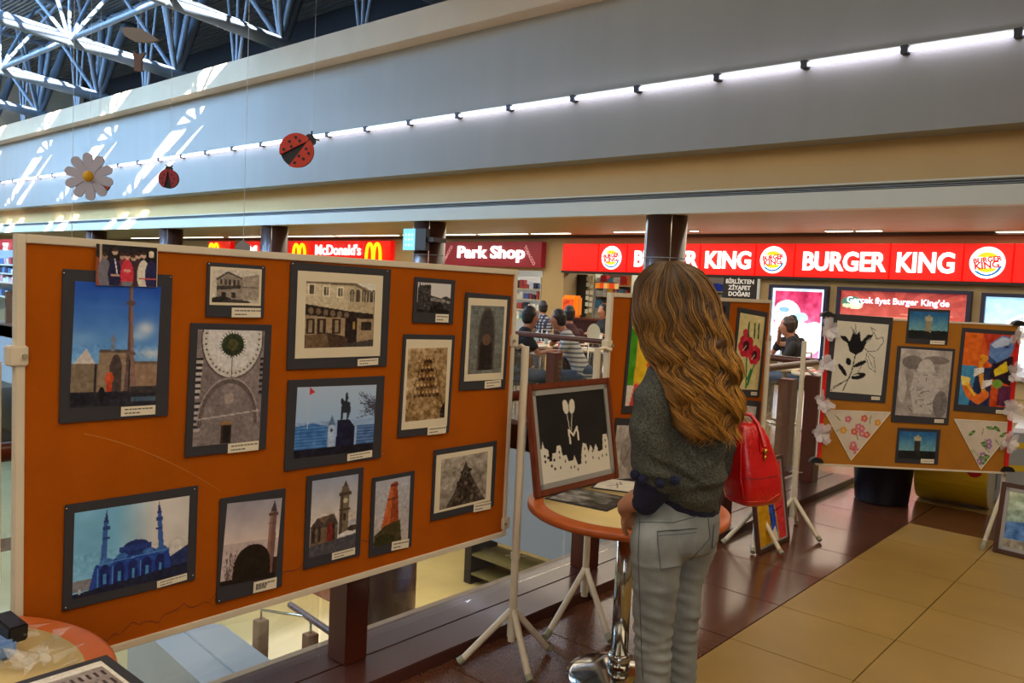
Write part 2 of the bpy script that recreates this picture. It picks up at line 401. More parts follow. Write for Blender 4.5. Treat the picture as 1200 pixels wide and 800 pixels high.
# columns of the lower level seen through the glass
for px, py, w, lb in ((211, 770, .62, 'dark brown lower level column at the bottom left, under the left board'), (456, 700, .40, 'dark brown lower level column behind the glass, under the middle of the left board')):
    p = on(px, py, 1, 7.95); 
    t = thing('lower_column', (p.x, 7.95, -4.5), lb, 'column')
    MB().lathe((p.x, 7.95, -4.5), [(w, 0), (w, 3.02)], 36).build('shaft', M_colwood, t)
    MB().lathe((p.x, 7.95, -4.5), [(w + .03, 0), (w + .03, .12)], 36).build('base', M_chrome, t)
    MB().box((p.x - .012, 7.94 - w - .005, -4.38), (p.x + .012, 7.96 - w, -1.5)).build('joint_strip', M_chrome, t)

# ------------------------------------------------------------------ steel roof
frames_x = [-13.6, -19.8, -25.8, -31.8, -37.8, -43.8]
for i, xk in enumerate(frames_x):
    nm = ['nearest', 'second', 'third', 'fourth', 'fifth', 'sixth'][i]
    lb = nm + ' blue grey steel roof truss, counted from the right along the atrium'
    t = thing('roof_truss', (xk, 12.6, 7.5), lb, 'truss')
    def zc(y): return 7.92 + (12.5 - y) * .085
    MB().tube([(xk, 12.9, zc(12.9)), (xk, -4, zc(-4))], .19, 16).build('bottom_chord', M_steel, t)
    MB().tube([(xk, 16, 10.8), (xk, -4, 10.95)], .08, 12).build('top_chord', M_steel, t)
    zz = zc(12.6)
    for p1, r in (((xk, 13.6, 10.8), .17), ((xk, 12.0, 10.85), .09), ((xk + .5, 12.9, 10.85), .10), ((xk - .5, 12.9, 10.85), .12), ((xk + 1.7, 11.2, 10.9), .07), ((xk - 1.7, 11.2, 10.9), .07)):
        MB().tube([(xk, 12.6, zz), p1], r, 12).build('strut', M_steel, t)
    for yn in (9.4, 6.2, 3.0):
        for dx, dy in ((1.7, 1.6), (-1.7, 1.6), (1.7, -1.6), (-1.7, -1.6), (0, 0)):
            MB().tube([(xk, yn, zc(yn)), (xk + dx, yn + dy, 10.9)], .055 if dx else .05, 12).build('brace', M_steel, t)
        MB().ball((xk, yn, zc(yn)), .2).build('node', M_steel, t)
    # tie tubes along the atrium and bracing behind the parapet
    for yn in (9.4, 6.2):
        MB().tube([(xk + .17, yn, zc(yn)), (xk + 5.83, yn, zc(yn))], .075, 12).build('tie', M_steel, t)
    for y, z, r in ((12.9, 10.75, .1), (11.2, 10.95, .06), (7.8, 10.95, .08)):
        MB().tube([(xk + .1, y, z), (xk + 5.9, y, z)], r, 12).build('purlin', M_steel, t)
    for mx in (3.0,):
        for dx in (-.75, 0, .75):
            MB().tube([(xk + mx, 13.0, 7.3), (xk + mx + dx, 13.0, 10.75)], .055, 10).build('lattice_bar', M_steel, t)
# roof sheet with long glazed strips between the trusses (the sun comes through them)
strips = [(-15.75 - 6.0 * k, -13.75 - 6.0 * k) for k in range(6)]
edges = [12]
rm = MB(); x_hi = 10.0
for (s0, s1) in strips:
    rm.box((s1, -8, 11.1), (x_hi, 17.6, 11.13)); x_hi = s0
    rm.box((s0, -8, 11.1), (s1, .4, 11.13)); rm.box((s0, 8.2, 11.1), (s1, 17.6, 11.13))
rm.box((-46, -8, 11.1), (x_hi, 17.6, 11.25))
struct('ceiling_roof', rm, M_deck)
rib = MB()
for k in range(60):
    y = 8.3 + k * .16
    rib.box((-46, y, 11.02), (-12, y + .09, 11.1))
o = rib.build('ceiling_roof_sheet', M_deck, None, kind='structure')
for i, (s0, s1) in enumerate(strips):
    m = MB()
    for xb in (s0, s0 + .74, s0 + 1.5, s0 + 1.74): m.box((xb - .03, .4, 11.1), (xb + .03, 8.2, 11.13))
    y = .4
    while y < 8.2: m.box((s0, y - .03, 11.1), (s0 + 1.5, y + .04, 11.13)); y += .95
    w = m.build('window_%d' % (i + 1), M_steel, None, kind='structure')

# ------------------------------------------------------------------ glass railings
def railing(name, pts, label, ztop, xo=0):
    pass
rn = thing('glass_railing', (-2.6, 3.7, .05), 'glass railing on the granite ledge behind the boards, dark wood posts and handrail', 'railing')
ys = [-1.26, .39, 2.04, 3.69, 5.33, 6.98]
for y in ys:
    w = .055 if y < 5 else .07
    MB().bbox((-2.66, y - w, .05), (-2.54, y + w, .97), .004).build('post', M_wood, rn)
    MB().tube([(-2.6, y, .97), (-2.66, y, 1.0), (-2.7, y, 1.03)], .012, 8).build('rail_bracket', M_chrome, rn)
for y0, y1 in zip(ys[:-1], ys[1:]):
    MB().box((-2.69, y0 - .07, .052), (-2.678, y1 - .09, .93)).build('glass_pane', M_glass, rn)
MB().tube([(-2.7, -2.5, 1.03), (-2.7, 7.25, 1.06)], .03, 12).build('handrail', M_wood, rn)
rf = thing('glass_railing', (-6, 7.32, .05), 'glass railing with dark handrail at the far edge of the food court', 'railing')
xs = [-2.98] + [-4.22 - 1.525 * k for k in range(20)]
for x in xs:
    MB().bbox((x - .065, 7.27, .05), (x + .065, 7.4, .88), .004).build('post', M_wood, rf)
for x0, x1 in zip(xs[1:], xs[:-1]):
    MB().box((x0 + .07, 7.24, .052), (x1 - .07, 7.25, .86)).build('glass_pane', M_glass, rf)
MB().tube([(-34, 7.3, 1.09), (-2.76, 7.3, 1.06)], .03, 12).build('handrail', M_wood, rf)

# ------------------------------------------------------------------ escalator parapet and lower-level rail seen under the left board
q = [on(px, py, 2, -2.5) for px, py in ((150, 722), (262, 732), (345, 794), (268, 830))]
esc = thing('escalator_side', (q[1].x, q[1].y, -4.5), 'pale grey slanting escalator side panel on the level below, under the left board', 'escalator')
v = [(p.x, p.y, -2.5) for p in q] + [(p.x, p.y, -4.5) for p in q]
MB().add(v, [(0, 1, 2, 3), (4, 7, 6, 5), (0, 4, 5, 1), (1, 5, 6, 2), (2, 6, 7, 3), (3, 7, 4, 0)]).build('panel', M_slab, esc)
e0 = Vector(q[0]) * .55 + Vector(q[1]) * .45; e1 = Vector(q[3]) * .55 + Vector(q[2]) * .45
MB().tube([e0 + Vector((0, 0, .004)), e1 + Vector((0, 0, .004))], .012, 6).build('seam', M_steel, esc)
r0 = on(340, 708, 2, -3.4); r1 = on(384, 738, 2, -3.4)
lr = thing('lower_handrail', (r0.x, r0.y, -4.5), 'dark handrail on short wooden posts on the level below', 'railing')
MB().tube([r0, r1 + (r1 - r0) * .5], .05, 10).build('handrail', mat('dark plum rail', (74, 46, 44), .5), lr)
for px, py in ((364, 738), (306, 722)):
    p = on(px, py, 2, -3.6)
    MB().bbox((p.x - .09, p.y - .09, -4.49), (p.x + .09, p.y + .09, -3.65), .01).build('post', mat('matt brown post', (104, 56, 34), .6, vary=.15), lr)
    MB().tube([(p.x, p.y, -3.65), (p.x, p.y, -3.5), (r0 * .5 + r1 * .5)], .02, 6).build('rail_bracket', M_chrome, lr)
# low display table on the lower level
p = on(615, 668, 2, -4.0)
dk = thing('display_stand', (p.x, p.y, -4.5), 'low dark display stand with shelves on the level below, under the grey slab', 'stand')
MB().bbox((p.x - 1.3, p.y - .4, -4.5), (p.x - 1.1, p.y + .4, -3.2), .01).build('side_panel', M_black, dk)
MB().bbox((p.x + 1.1, p.y - .4, -4.5), (p.x + 1.3, p.y + .4, -3.2), .01).build('side_panel', M_black, dk)
for z in (-4.3, -3.9, -3.3): MB().bbox((p.x - 1.1, p.y - .4, z), (p.x + 1.1, p.y + .4, z + .05), .01).build('shelf', mat('olive shelf', (96, 92, 60), .5), dk)

# ------------------------------------------------------------------ shop signs
M_red = mat('backlit red sign face', (232, 14, 8), .4, emit=.62, vary=.06, scale=1.2)
M_letter = mat('backlit white letters', (255, 255, 250), .4, emit=2.2)
M_maroon = mat('maroon sign face', (122, 14, 34), .4, emit=.35, vary=.05, scale=1)
M_yellow = mat('backlit yellow', (255, 205, 20), .4, emit=1.5)
SY = 17.18
def SX(px, y=17.1): return on(px, 315, 1, y).x
def wallM(x, z, y): return frame((x, y, z), (1, 0, 0), (0, 0, 1))
def letters(s, px0, px1, z, h, y, m, parent, bold, name='lettering', yy=315):
    me = text_mesh(s, 1, Matrix(), bold, .0)
    co = np.array([v.co[:] for v in me.vertices]); w = np.ptp(co[:, 0]); hh = np.ptp(co[:, 1]); c = (co.max(0) + co.min(0)) / 2
    bpy.data.meshes.remove(me)
    x0, x1 = SX(px0, y), SX(px1, y); me = text_mesh(s, 1, Matrix(), bold, .12)
    me.transform(wallM((x0 + x1) / 2, z, y) @ Matrix.Diagonal(((x1 - x0) / w, h / hh, .25, 1)) @ Matrix.Translation((-c[0], -c[1], 0)))
    return link(name, me, m, parent)
bk = thing('shop_sign', (SX(940), 17, 2.1), 'long backlit red sign with white letters reading BURGER KING above the counter', 'sign')
div = [660.6, 703, 736.5, 822, 887, 932.5, 1044, 1129.6, 1188, 1250]
for a, b in zip(div[:-1], div[1:]):
    MB().bbox((SX(a) + .012, 17.0, 2.12), (SX(b) - .012, 17.19, 2.82), .01).build('panel', M_red, bk)
MB().box((SX(660), 17.02, 2.06), (SX(1250), 17.19, 2.115)).build('bottom_rail', M_black, bk)
for s, a, b in (('BURGER', 743, 817), ('KING', 826, 879), ('BURGER', 940.5, 1038), ('KING', 1050.5, 1118)):
    letters(s, a, b, 2.455, .40, 16.97, M_letter, bk, .028)
M_bun = mat('backlit bun yellow', (248, 190, 30), .4, emit=1.2); M_bkred = mat('backlit dark red letters', (214, 30, 20), .4, emit=.8); M_bkblue = mat('backlit blue', (20, 110, 190), .4, emit=.8)
for px, py in ((719, 301), (908, 305), (1158, 314.5)):
    x = SX(px); z = 2.47
    dsk = MB().prism([(.29 * cos(k * pi / 18), .29 * sin(k * pi / 18)) for k in range(36)], wallM(x, z, 16.99), .02)
    dsk = dsk.build('logo_disc', M_letter, bk)
    top = [(.16 * cos(w), .10 + .09 * sin(w)) for w in np.linspace(0, pi, 10)]
    bot = [(.16 * cos(w), -.10 + .08 * sin(w)) for w in np.linspace(pi, 2 * pi, 10)]
    MB().prism(top, wallM(x, z, 16.968), .01).build('bun_top', M_bun, dsk); MB().prism(bot, wallM(x, z, 16.968), .01).build('bun_bottom', M_bun, dsk)
    arc = [(.25 * cos(w), .25 * sin(w)) for w in np.linspace(-2.6, -.2, 14)] + [(.21 * cos(w), .215 * sin(w)) for w in np.linspace(-.3, -2.3, 14)]
    MB().prism(arc, wallM(x, z, 16.968), .01).build('blue_swoosh', M_bkblue, dsk)
    for s, dz, sz in (('BURGER', .05, .125), ('KING', -.055, .17)):
        me = text_mesh(s, sz, frame((x, 16.955, z + dz), (1, 0, .12), (0, 0, 1)), .006, .01); link('logo_lettering', me, M_bkred, dsk)

pk = thing('shop_sign', (SX(578), 17, 2.2), 'maroon shop sign with rounded white letters reading Park Shop', 'sign')
MB().bbox((SX(520), 17.0, 2.18), (SX(636.5), 17.19, 2.88), .01).build('panel', M_maroon, pk)
letters('Park Shop', 535.5, 614, 2.53, .46, 16.96, mat('backlit white letters strong', (255, 255, 255), .4, emit=1.8), pk, .03)
M_pale = mat('pale pink lettering', (214, 150, 160), .4, emit=.3)
for s, px, rot in (('TOBACCO', 623, -.95), ('TOBACCO', 527, .95)):
    me = text_mesh(s, .13, frame((SX(px), 16.985, 2.5), (cos(rot), 0, sin(rot)), (-sin(rot), 0, cos(rot))), .004, .012); link('lettering', me, M_pale, pk)
mc = thing('shop_sign', (SX(400), 17, 2.3), "red sign reading McDonald's between two yellow arches", 'sign')
def arches(px, z, h, parent):
    x = SX(px)
    for s in (-1, 1):
        MB().tube([(x + s * (.02 + .34 * (.5 - .5 * cos(pi * k / 12)) if True else 0), 16.95, z - h / 2 + h * sin(pi * k / 12) ** .75) for k in range(13)], .05, 8).build('arch', M_yellow, parent)
for a, b in ((315.5, 352), (352, 368), (368, 425), (425, 459.5)):
    MB().bbox((SX(a) + .012, 17.0, 2.28), (SX(b) - .012, 17.19, 2.92), .01).build('panel', M_red, mc)
letters("McDonald's", 369, 422, 2.62, .36, 16.97, M_letter, mc, .006)
arches(354, 2.55, .5, mc); arches(441, 2.55, .56, mc)
mc2 = thing('shop_sign', (SX(270), 17, 2.3), 'short red sign with yellow arches left of the column, mostly behind the left board', 'sign')
for a, b in ((246, 272), (288, 308)):
    MB().bbox((SX(a) + .012, 17.0, 2.28), (SX(b) - .012, 17.19, 2.92), .01).build('panel', M_red, mc2)
arches(254, 2.6, .45, mc2); letters('M', 290, 300, 2.6, .3, 16.97, M_letter, mc2, .02)
zz = thing('shop_sign', (on(0, 292, 1, 10.9).x, 10.9, 2.2), 'dark red sign whose visible letters are ZZ, at the far left edge', 'sign')
a = on(-60, 281, 1, 10.9); b = on(17, 301, 1, 10.9)
MB().bbox((a.x, 10.9, b.z), (b.x + 1.0, 11.1, a.z), .01).build('panel', mat('deep red sign face', (150, 8, 20), .4, emit=.6), zz)
me = text_mesh('ZZ', .44, wallM(on(7, 291, 1, 10.88).x, (a.z + b.z) / 2, 10.86), .02, .02); link('lettering', me, M_letter, zz)

# ------------------------------------------------------------------ shop interiors and menu screens
def lit_screen(px0, px1, z0, z1, label, cv, emit, frame_m, bz=.07):
    x0, x1 = SX(px0, 17.05), SX(px1, 17.05)
    t = thing('menu_screen', ((x0 + x1) / 2, 17.1, z0), label, 'screen')
    m = MB()
    for p, q_ in (((x0, z0), (x0 + bz, z1)), ((x1 - bz, z0), (x1, z1)), ((x0 + bz, z0), (x1 - bz, z0 + bz)), ((x0 + bz, z1 - bz), (x1 - bz, z1))): m.box((p[0], 17.03, p[1]), (q_[0], 17.19, q_[1]))
    m.build('frame', frame_m, t)
    sheet('screen_face', cv, (x0 + bz, 17.1, z1 - bz), (x1 - bz, 17.1, z1 - bz), (x0 + bz, 17.1, z0 + bz), cmat('lit screen %.1f' % emit, .4, emit=emit), t)
    return t
M_navy = mat('navy frame', (22, 28, 66), .4)
cv = Cv(72, 90); cv.grad((170, 30, 80), (230, 150, 190)); cv.rect(0, 0, .05, 1, (200, 220, 255)); cv.rect(.95, 0, 1, 1, (200, 220, 255)); cv.rect(0, 0, 1, .04, (200, 220, 255))
cv.ell(.3, .38, .26, .2, (255, 250, 255)); cv.ell(.4, .75, .6, .28, (250, 250, 255)); cv.ell(.85, .6, .2, .12, (255, 235, 245)); cv.ell(.55, .42, .16, .07, (150, 190, 225)); cv.ell(.25, .32, .1, .04, (120, 170, 210))
cv.ell(.2, .85, .4, .25, (205, 220, 255)); cv.noise(16, 10)
lit_screen(903, 972, .35, 1.94, 'tall lit screen with pink and white picture in a navy frame', cv, 1.25, M_navy)
cv = Cv(140, 60); cv.grad((150, 50, 50), (205, 110, 100))
for k in range(16):
    w = k * pi / 8; cv.poly([(.45, .5), (.45 + 1.2 * cos(w), .5 + 1.2 * sin(w)), (.45 + 1.2 * cos(w + .18), .5 + 1.2 * sin(w + .18))], (178, 72, 66))
cv.ell(.1, .28, .09, .14, (70, 120, 100)); cv.ell(.13, .36, .06, .08, (220, 240, 210)); cv.ell(.06, .36, .04, .05, (200, 225, 190)); cv.rect(.5, .5, .9, .52, (220, 150, 120)); cv.rect(.2, .58, .88, .6, (230, 170, 140)); cv.noise(6, 20)
ms = lit_screen(983, 1141, .95, 1.94, 'wide lit red menu screen with a line of white words', cv, .75, M_navy)
x0 = SX(1075, 17.05)
link('lettering', text_mesh("Gerçek fiyat Burger King'de", .17, wallM(x0 - .35, 1.68, 17.085), .004, .01), mat('pale blue white letters', (225, 235, 255), .4, emit=1.2), ms)
cv = Cv(44, 90); cv.grad((150, 200, 235), (225, 235, 250)); cv.ell(.8, .5, .5, .3, (245, 250, 255)); cv.line([(.5, .3), (.9, .2)], .03, (40, 120, 170)); cv.noise(6, 8)
lit_screen(1153, 1235, .35, 1.92, 'pale blue lit menu screen at the right edge', cv, 1.2, M_navy)

# dark poster with words
ps = thing('poster', (SX(868), 17.1, 1.6), 'dark hanging poster with white words above the counter', 'poster')
cv = Cv(50, 66, (22, 16, 18)); cv.ell(.45, 1.0, .4, .18, (130, 40, 30)); cv.noise(4, 8)
xa, xb = SX(849, 17.05), SX(888, 17.05)
MB().box((xa, 17.05, 1.2), (xb, 17.08, 2.075)).build('board', M_black, ps)
sheet('print', cv, (xa, 17.047, 2.075), (xb, 17.047, 2.075), (xa, 17.047, 1.2), cmat('poster print', .5, emit=.15), ps)
M_pw = mat('poster white lettering', (214, 214, 214), .5, emit=.25)
for s, z in (('BİRLİKTEN', 1.99), ('ZİYAFET', 1.85), ('DOĞAR!', 1.71)):
    link('lettering', text_mesh(s, .135, wallM((xa + xb) / 2, z - .015, 17.04), .004, .008), M_pw, ps)

# counter opening under the red sign (left part) and shop opening under Park Shop
def clutter_cv(w, h, seed, base, cols, rows=6, n=60):
    rg = random.Random(seed); cv = Cv(w, h, base)
    for r in range(rows):
        y = (r + .95) / rows; cv.rect(0, y - .02, 1, y + .015, (150, 150, 150))
        x = 0
        while x < 1:
            ww = rg.uniform(.02, .07); hh = rg.uniform(.35, .8) / rows; cv.rect(x, y - hh, x + ww * .8, y, rg.choice(cols)); x += ww
    return cv
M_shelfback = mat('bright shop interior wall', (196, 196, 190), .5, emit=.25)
def shelf_unit(label, px0, px1, y, zs, cols, seed, backm=None, depth=.35, emit=0, wid=(.07, .2), grp=None):
    x0, x1 = SX(px0, y), SX(px1, y); rg = random.Random(seed)
    t = thing('shop_shelf', ((x0 + x1) / 2, y, 0), label, 'shelf')
    MB().box((x0, y + depth, zs[0]), (x1, y + depth + .03, zs[-1] + .35)).build('back_panel', backm or M_shelfback, t)
    for z in zs: MB().box((x0, y, z - .03), (x1, y + depth, z)).build('shelf_board', M_white, t)
    for xx in (x0 - .03, x1): MB().box((xx, y, 0), (xx + .03, y + depth, zs[-1] + .35)).build('side_panel', M_white, t)
    for z in zs:
        x = x0 + .03
        while x < x1 - .1:
            w = rg.uniform(*wid); h = rg.uniform(.12, .26); c = rg.choice(cols)
            o = MB().bbox((x, y + .03, z), (x + w, y + .2, z + h), .008).build(rg.choice(['carton', 'packet', 'box']), mat('goods %d %d %d' % c, c, .4, vary=.2, scale=14, emit=emit), None)
            goods.append((o, label, zs.index(z), colour_word(c), len([g for g in goods if g[2] == zs.index(z)]))); x += w + rg.uniform(.02, .06)
goods = []
def tag_goods(lb_of, cat_of='packet'):
    for o, label, zi, cw, k in goods:
        o['label'] = '%s %s, %s on the %s %s' % (cw, o.name.split('.')[0], ordw(k), ['lowest', 'second', 'third', 'top'][zi], lb_of(label)); o['category'] = cat_of; o['group'] = 'goods on: ' + label
    goods.clear()
M_wallfc = mat('shopfront cream wall', (176, 156, 116), .6, vary=.04, scale=2)
oa, ob, oc, od = SX(520, 17.2), SX(636, 17.2), SX(661, 17.2), SX(892, 17.2)
struct('wall_food_court', MB().box((-46, 17.2, 0), (oa, 17.45, 3.04)).box((ob, 17.2, 0), (oc, 17.45, 3.04)).box((od, 17.2, 0), (10, 17.45, 3.04)).box((oa, 17.2, 2.1), (ob, 17.45, 3.04)).box((oc, 17.2, 2.06), (od, 17.45, 3.04)), M_wallfc)
struct('wall_shop_back', MB().box((-22, 21, 0), (-5, 21.2, 3.04)), M_shelfback)
struct('wall_shop_partition', MB().box((ob, 17.45, 0), (oc, 21, 3.04)), M_wallfc)
area('shop_light', ((oa + ob) / 2, 18.6, 2.9), 3, 1.5, 90, (.95, .97, 1)); area('counter_light', ((oc + od) / 2, 18.8, 2.9), 4, 1.5, 90, (1, .93, .8))
ug = [(70, 90, 150), (190, 200, 220), (40, 46, 60), (150, 60, 60), (210, 210, 205), (60, 130, 150)]
shelf_unit('bright white goods shelf under the maroon sign', 596, 634, 18.0, [.7, 1.0, 1.3, 1.6], ug, 3, emit=.15)
tag_goods(lambda l: 'shelf under the maroon sign')
shelf_unit('shelf of cups and boxes left in the counter opening', 698, 740, 18.2, [1.15, 1.5, 1.8], [(210, 120, 40), (200, 200, 190), (180, 40, 40), (220, 180, 60), (80, 130, 160)], 5, mat('grey back wall', (120, 112, 104), .5), emit=.1)
tag_goods(lambda l: 'shelf left in the counter opening')
shelf_unit('shelf of cups and boxes right in the counter opening', 812, 850, 18.2, [1.15, 1.45, 1.75], [(30, 60, 170), (210, 210, 205), (190, 40, 40), (120, 130, 120)], 8, mat('grey back wall', (120, 112, 104), .5), emit=.1)
tag_goods(lambda l: 'shelf right in the counter opening')
# dark partition with white cards
x0, x1 = SX(669, 17.8), SX(688, 17.8)
pt = thing('menu_partition', ((x0 + x1) / 2, 17.8, 0), 'tall black partition edged with white cards inside the counter opening', 'partition')
MB().box((x0, 17.8, .9), (x1, 17.86, 2.05)).build('board', M_black, pt)
for z in np.arange(1.0, 2.0, .17):
    for px in (667.5, 690, 694.5):
        xx = SX(px, 17.75); rr = random.random() * .06
        MB().box((xx - .05, 17.74, z + rr), (xx + .05, 17.755, z + rr + .11)).build('card', M_white, pt)
mb_ = thing('menu_strip', (SX(712, 17.9), 17.68, 0), 'orange and yellow strip of small menu pictures in the counter opening', 'menu')
for px in (698, 722):
    xx = SX(px, 17.7); MB().box((xx, 17.70, 0), (xx + .03, 17.73, 1.86)).build('post', M_steel, mb_)
MB().box((SX(698, 17.7), 17.70, 1.84), (SX(724, 17.7), 17.72, 1.87)).build('rail', M_steel, mb_)
for k in range(6):
    xx = SX(699 + k * 4.2, 17.7); MB().box((xx, 17.68, 1.70), (xx + .16, 17.70, 1.84)).build('menu_card', mat('menu card %d' % (k % 3), [(226, 150, 40), (220, 80, 40), (230, 200, 120)][k % 3], .4, emit=.4), mb_)
# orange display box on the counter, counter front
cn = thing('service_counter', (SX(740, 16.6), 16.6, 0), 'long dark maroon service counter below the counter opening', 'counter')
MB().bbox((SX(652, 16.5), 16.5, 0), (SX(890, 16.5), 17.15, .88), .01).build('base', mat('dark maroon laminate', (48, 14, 14), .3), cn)
MB().bbox((SX(650, 16.45), 16.45, .88), (SX(892, 16.45), 17.18, .93), .01).build('worktop', M_wood, cn)
ds = thing('display_box', (SX(669, 16.6), 16.6, .93), 'orange display box with red panel standing at the left end of the counter', 'box')
a = SX(661, 16.6); b = SX(678.5, 16.6)
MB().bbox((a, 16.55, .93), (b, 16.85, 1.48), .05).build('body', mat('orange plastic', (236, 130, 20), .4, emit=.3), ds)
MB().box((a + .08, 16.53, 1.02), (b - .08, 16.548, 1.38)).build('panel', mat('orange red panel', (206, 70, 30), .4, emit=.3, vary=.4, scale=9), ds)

# ------------------------------------------------------------------ remeshed organic shapes
def rings_mesh(chains):
    mb = MB()
    for ch in chains:
        cf = 1
        if isinstance(ch, tuple): cf, ch = ch
        pts = [Vector(p[0]) for p in ch]; n = len(pts); seg = 16
        P = []; R = []
        t0 = (pts[1] - pts[0]).normalized(); t1 = (pts[-1] - pts[-2]).normalized()
        rad = lambda i: ch[i][1] if isinstance(ch[i][1], (tuple, list)) else (ch[i][1], ch[i][1])
        for k in range(1, 4):
            w = k * pi / 8; r = rad(0); P.append(pts[0] - t0 * min(r) * cf * cos(w)); R.append((r[0] * sin(w), r[1] * sin(w)))
        for i in range(n): P.append(pts[i]); R.append(rad(i))
        for k in range(3, 0, -1):
            w = k * pi / 8; r = rad(-1); P.append(pts[-1] + t1 * min(r) * cf * cos(w)); R.append((r[0] * sin(w), r[1] * sin(w)))
        ref = Vector(ch[0][2]) if len(ch[0]) > 2 else (Vector((1, 0, 0)) if abs(t0.x) < .8 else Vector((0, 1, 0)))
        vs = []; fs = []
        for i, p in enumerate(P):
            t = (P[min(i + 1, len(P) - 1)] - P[max(i - 1, 0)]).normalized(); a = (ref - t * ref.dot(t)).normalized(); b = t.cross(a)
            for k in range(seg): w = 2 * pi * k / seg; vs.append(p + a * cos(w) * R[i][0] + b * sin(w) * R[i][1])
        for i in range(len(P) - 1):
            for k in range(seg): k2 = (k + 1) % seg; fs.append((i * seg + k, i * seg + k2, (i + 1) * seg + k2, (i + 1) * seg + k))
        fs += [tuple(range(seg))[::-1], tuple((len(P) - 1) * seg + k for k in range(seg))]
        mb.add(vs, fs, True)
    return mb
def remesh(name, mb, vox, m, parent, smooth=4, keep=False, disp=None):
    me = bpy.data.meshes.new(name); me.from_pydata(mb.v, [], mb.f); me.update()
    o = bpy.data.objects.new(name, me); COL.objects.link(o)
    r = o.modifiers.new('r', 'REMESH'); r.mode = 'VOXEL'; r.voxel_size = vox; r.use_smooth_shade = True
    if smooth: s = o.modifiers.new('s', 'SMOOTH'); s.factor = .5; s.iterations = smooth
    dg = bpy.context.evaluated_depsgraph_get(); dg.update()
    nm = bpy.data.meshes.new_from_object(o.evaluated_get(dg)); bpy.data.objects.remove(o); nm.name = name
    if disp is not None:
        n = len(nm.vertices); co = np.empty(n * 3); nm.vertices.foreach_get('co', co); co = co.reshape(-1, 3)
        no = np.empty(n * 3); nm.vertices.foreach_get('normal', no); no = no.reshape(-1, 3)
        nm.vertices.foreach_set('co', (co + no * disp(co, no)[:, None]).reshape(-1)); nm.update()
    nm.polygons.foreach_set('use_smooth', [True] * len(nm.polygons))
    return link(name, nm, m, parent)

M_skin = mat('skin', (196, 138, 104), .5, vary=.05, scale=10)
M_skin2 = mat('tanned skin', (168, 112, 84), .5, vary=.05, scale=10)
M_hairdark = mat('dark hair', (24, 18, 16), .5, vary=.3, scale=40, stretch=(1, 1, .2), bump=.5)
def seated(name_lb, px, Z, face, shirt, pants, lean=.1, hairm=None, group=None, grow=1.0, armup=False, zoff=0, seat=True):
    """seated person: hips at local origin z .47, facing local +y"""
    g = dep(px, 400, Z); base = Vector((g.x, g.y, 0))
    t = thing('person', base, name_lb, 'person', group)
    ex = R0 * cos(face) + F0 * sin(face); ey = Vector((-ex.y, ex.x, 0))
    def W(x, y, z): return base + ex * x + ey * y + Vector((0, 0, z * grow + zoff))
    L = lean
    sp = [(W(0, 0, .52), (.16, .12), ex), (W(0, L * .4, .72), (.13, .10)), (W(0, L, .95), (.165, .11)), (W(0, L * 1.15, 1.04), (.10, .075)), (W(0, L * 1.35, 1.10), (.055, .055)), (W(0, L * 1.5 + .02, 1.16), (.06, .07))]
    hd = [(W(0, L * 1.55 + .03, 1.17), (.065, .075), ex), (W(0, L * 1.6 + .03, 1.23), (.078, .095)), (W(0, L * 1.65 + .02, 1.29), (.07, .085))]
    nose = [(W(0, L * 1.6 + .12, 1.24), .012), (W(0, L * 1.6 + .135, 1.21), .015)]
    legs = []; arms = []; sl = []
    for s in (-1, 1):
        legs.append([(W(s * .08, .02, .50), .085), (W(s * .12, .42, .50), .065), (W(s * .12, .44, .28), .055), (W(s * .12, .42, .08), .04), (W(s * .12, .54, .04), .035)])
        up = armup and s > 0
        e = W(s * .24, L + .10, .80) if not up else W(s * .26, L + .22, .98); h = W(s * .10, L + .34, .82) if not up else W(s * .10, L + .2, 1.16)
        arms.append([(W(s * .16, L, .99), .05), (e, .04), (h, .03)]); sl.append([(W(s * .15, L, .99), .062), (W(s * .21, L + .06, .88), .056)] + ([(e, .052)] if armup else []))
        d = (h - e).normalized(); side = d.cross(Vector((0, 0, 1))).normalized()
        for k in range(4): arms.append([(h + side * (k - 1.5) * .018, .009), (h + d * .07 + side * (k - 1.5) * .02 - Vector((0, 0, .01)), .008)])
        arms.append([(h - side * s * .03, .01), (h + d * .03 - side * s * .05, .009)])
    remesh('body', rings_mesh([sp, hd, nose] + legs + arms), .014, M_skin2, t, 2)
    remesh('shirt', rings_mesh([[(p[0], (p[1][0] + .014, p[1][1] + .014)) + tuple(p[2:]) for p in sp[:4]]] + sl), .016, shirt, t, 2)
    remesh('trousers', rings_mesh([[(p, r + .014) for p, r in l[:4]] for l in legs] + [[(W(0, 0, .49), (.17, .13), ex), (W(0, 0, .58), (.165, .125))]]), .016, pants, t, 2)
    hair = [[(W(0, L * 1.6 - .01, 1.22), (.083, .085), ex), (W(0, L * 1.65, 1.295), (.088, .103)), (W(0, L * 1.65, 1.325), (.07, .08))]]
    remesh('hair', rings_mesh(hair), .014, hairm or M_hairdark, t, 1)
    if seat:
        c = thing('cafe_chair', base, 'dark cafe chair under the ' + ' '.join(name_lb.split()[:9]), 'chair')
        MB().bbox(base + Vector((-.21, -.21, .40)), base + Vector((.21, .21, .44)), .01).build('seat', M_black, c)
        b0 = base - ey * .25
        MB().tube([b0 + ex * -.19 + Vector((0, 0, .42)), b0 + ex * -.19 + Vector((0, 0, .84)), b0 + ex * .19 + Vector((0, 0, .84)), b0 + ex * .19 + Vector((0, 0, .42))], .015, 8).build('backrest', M_chrome, c)
        for sx in (-1, 1):
            for sy in (-1, 1): MB().tube([base + Vector((sx * .19, sy * .19, .41)), base + Vector((sx * .2, sy * .2, .0))], .014, 8).build('leg', M_chrome, c)
    return t
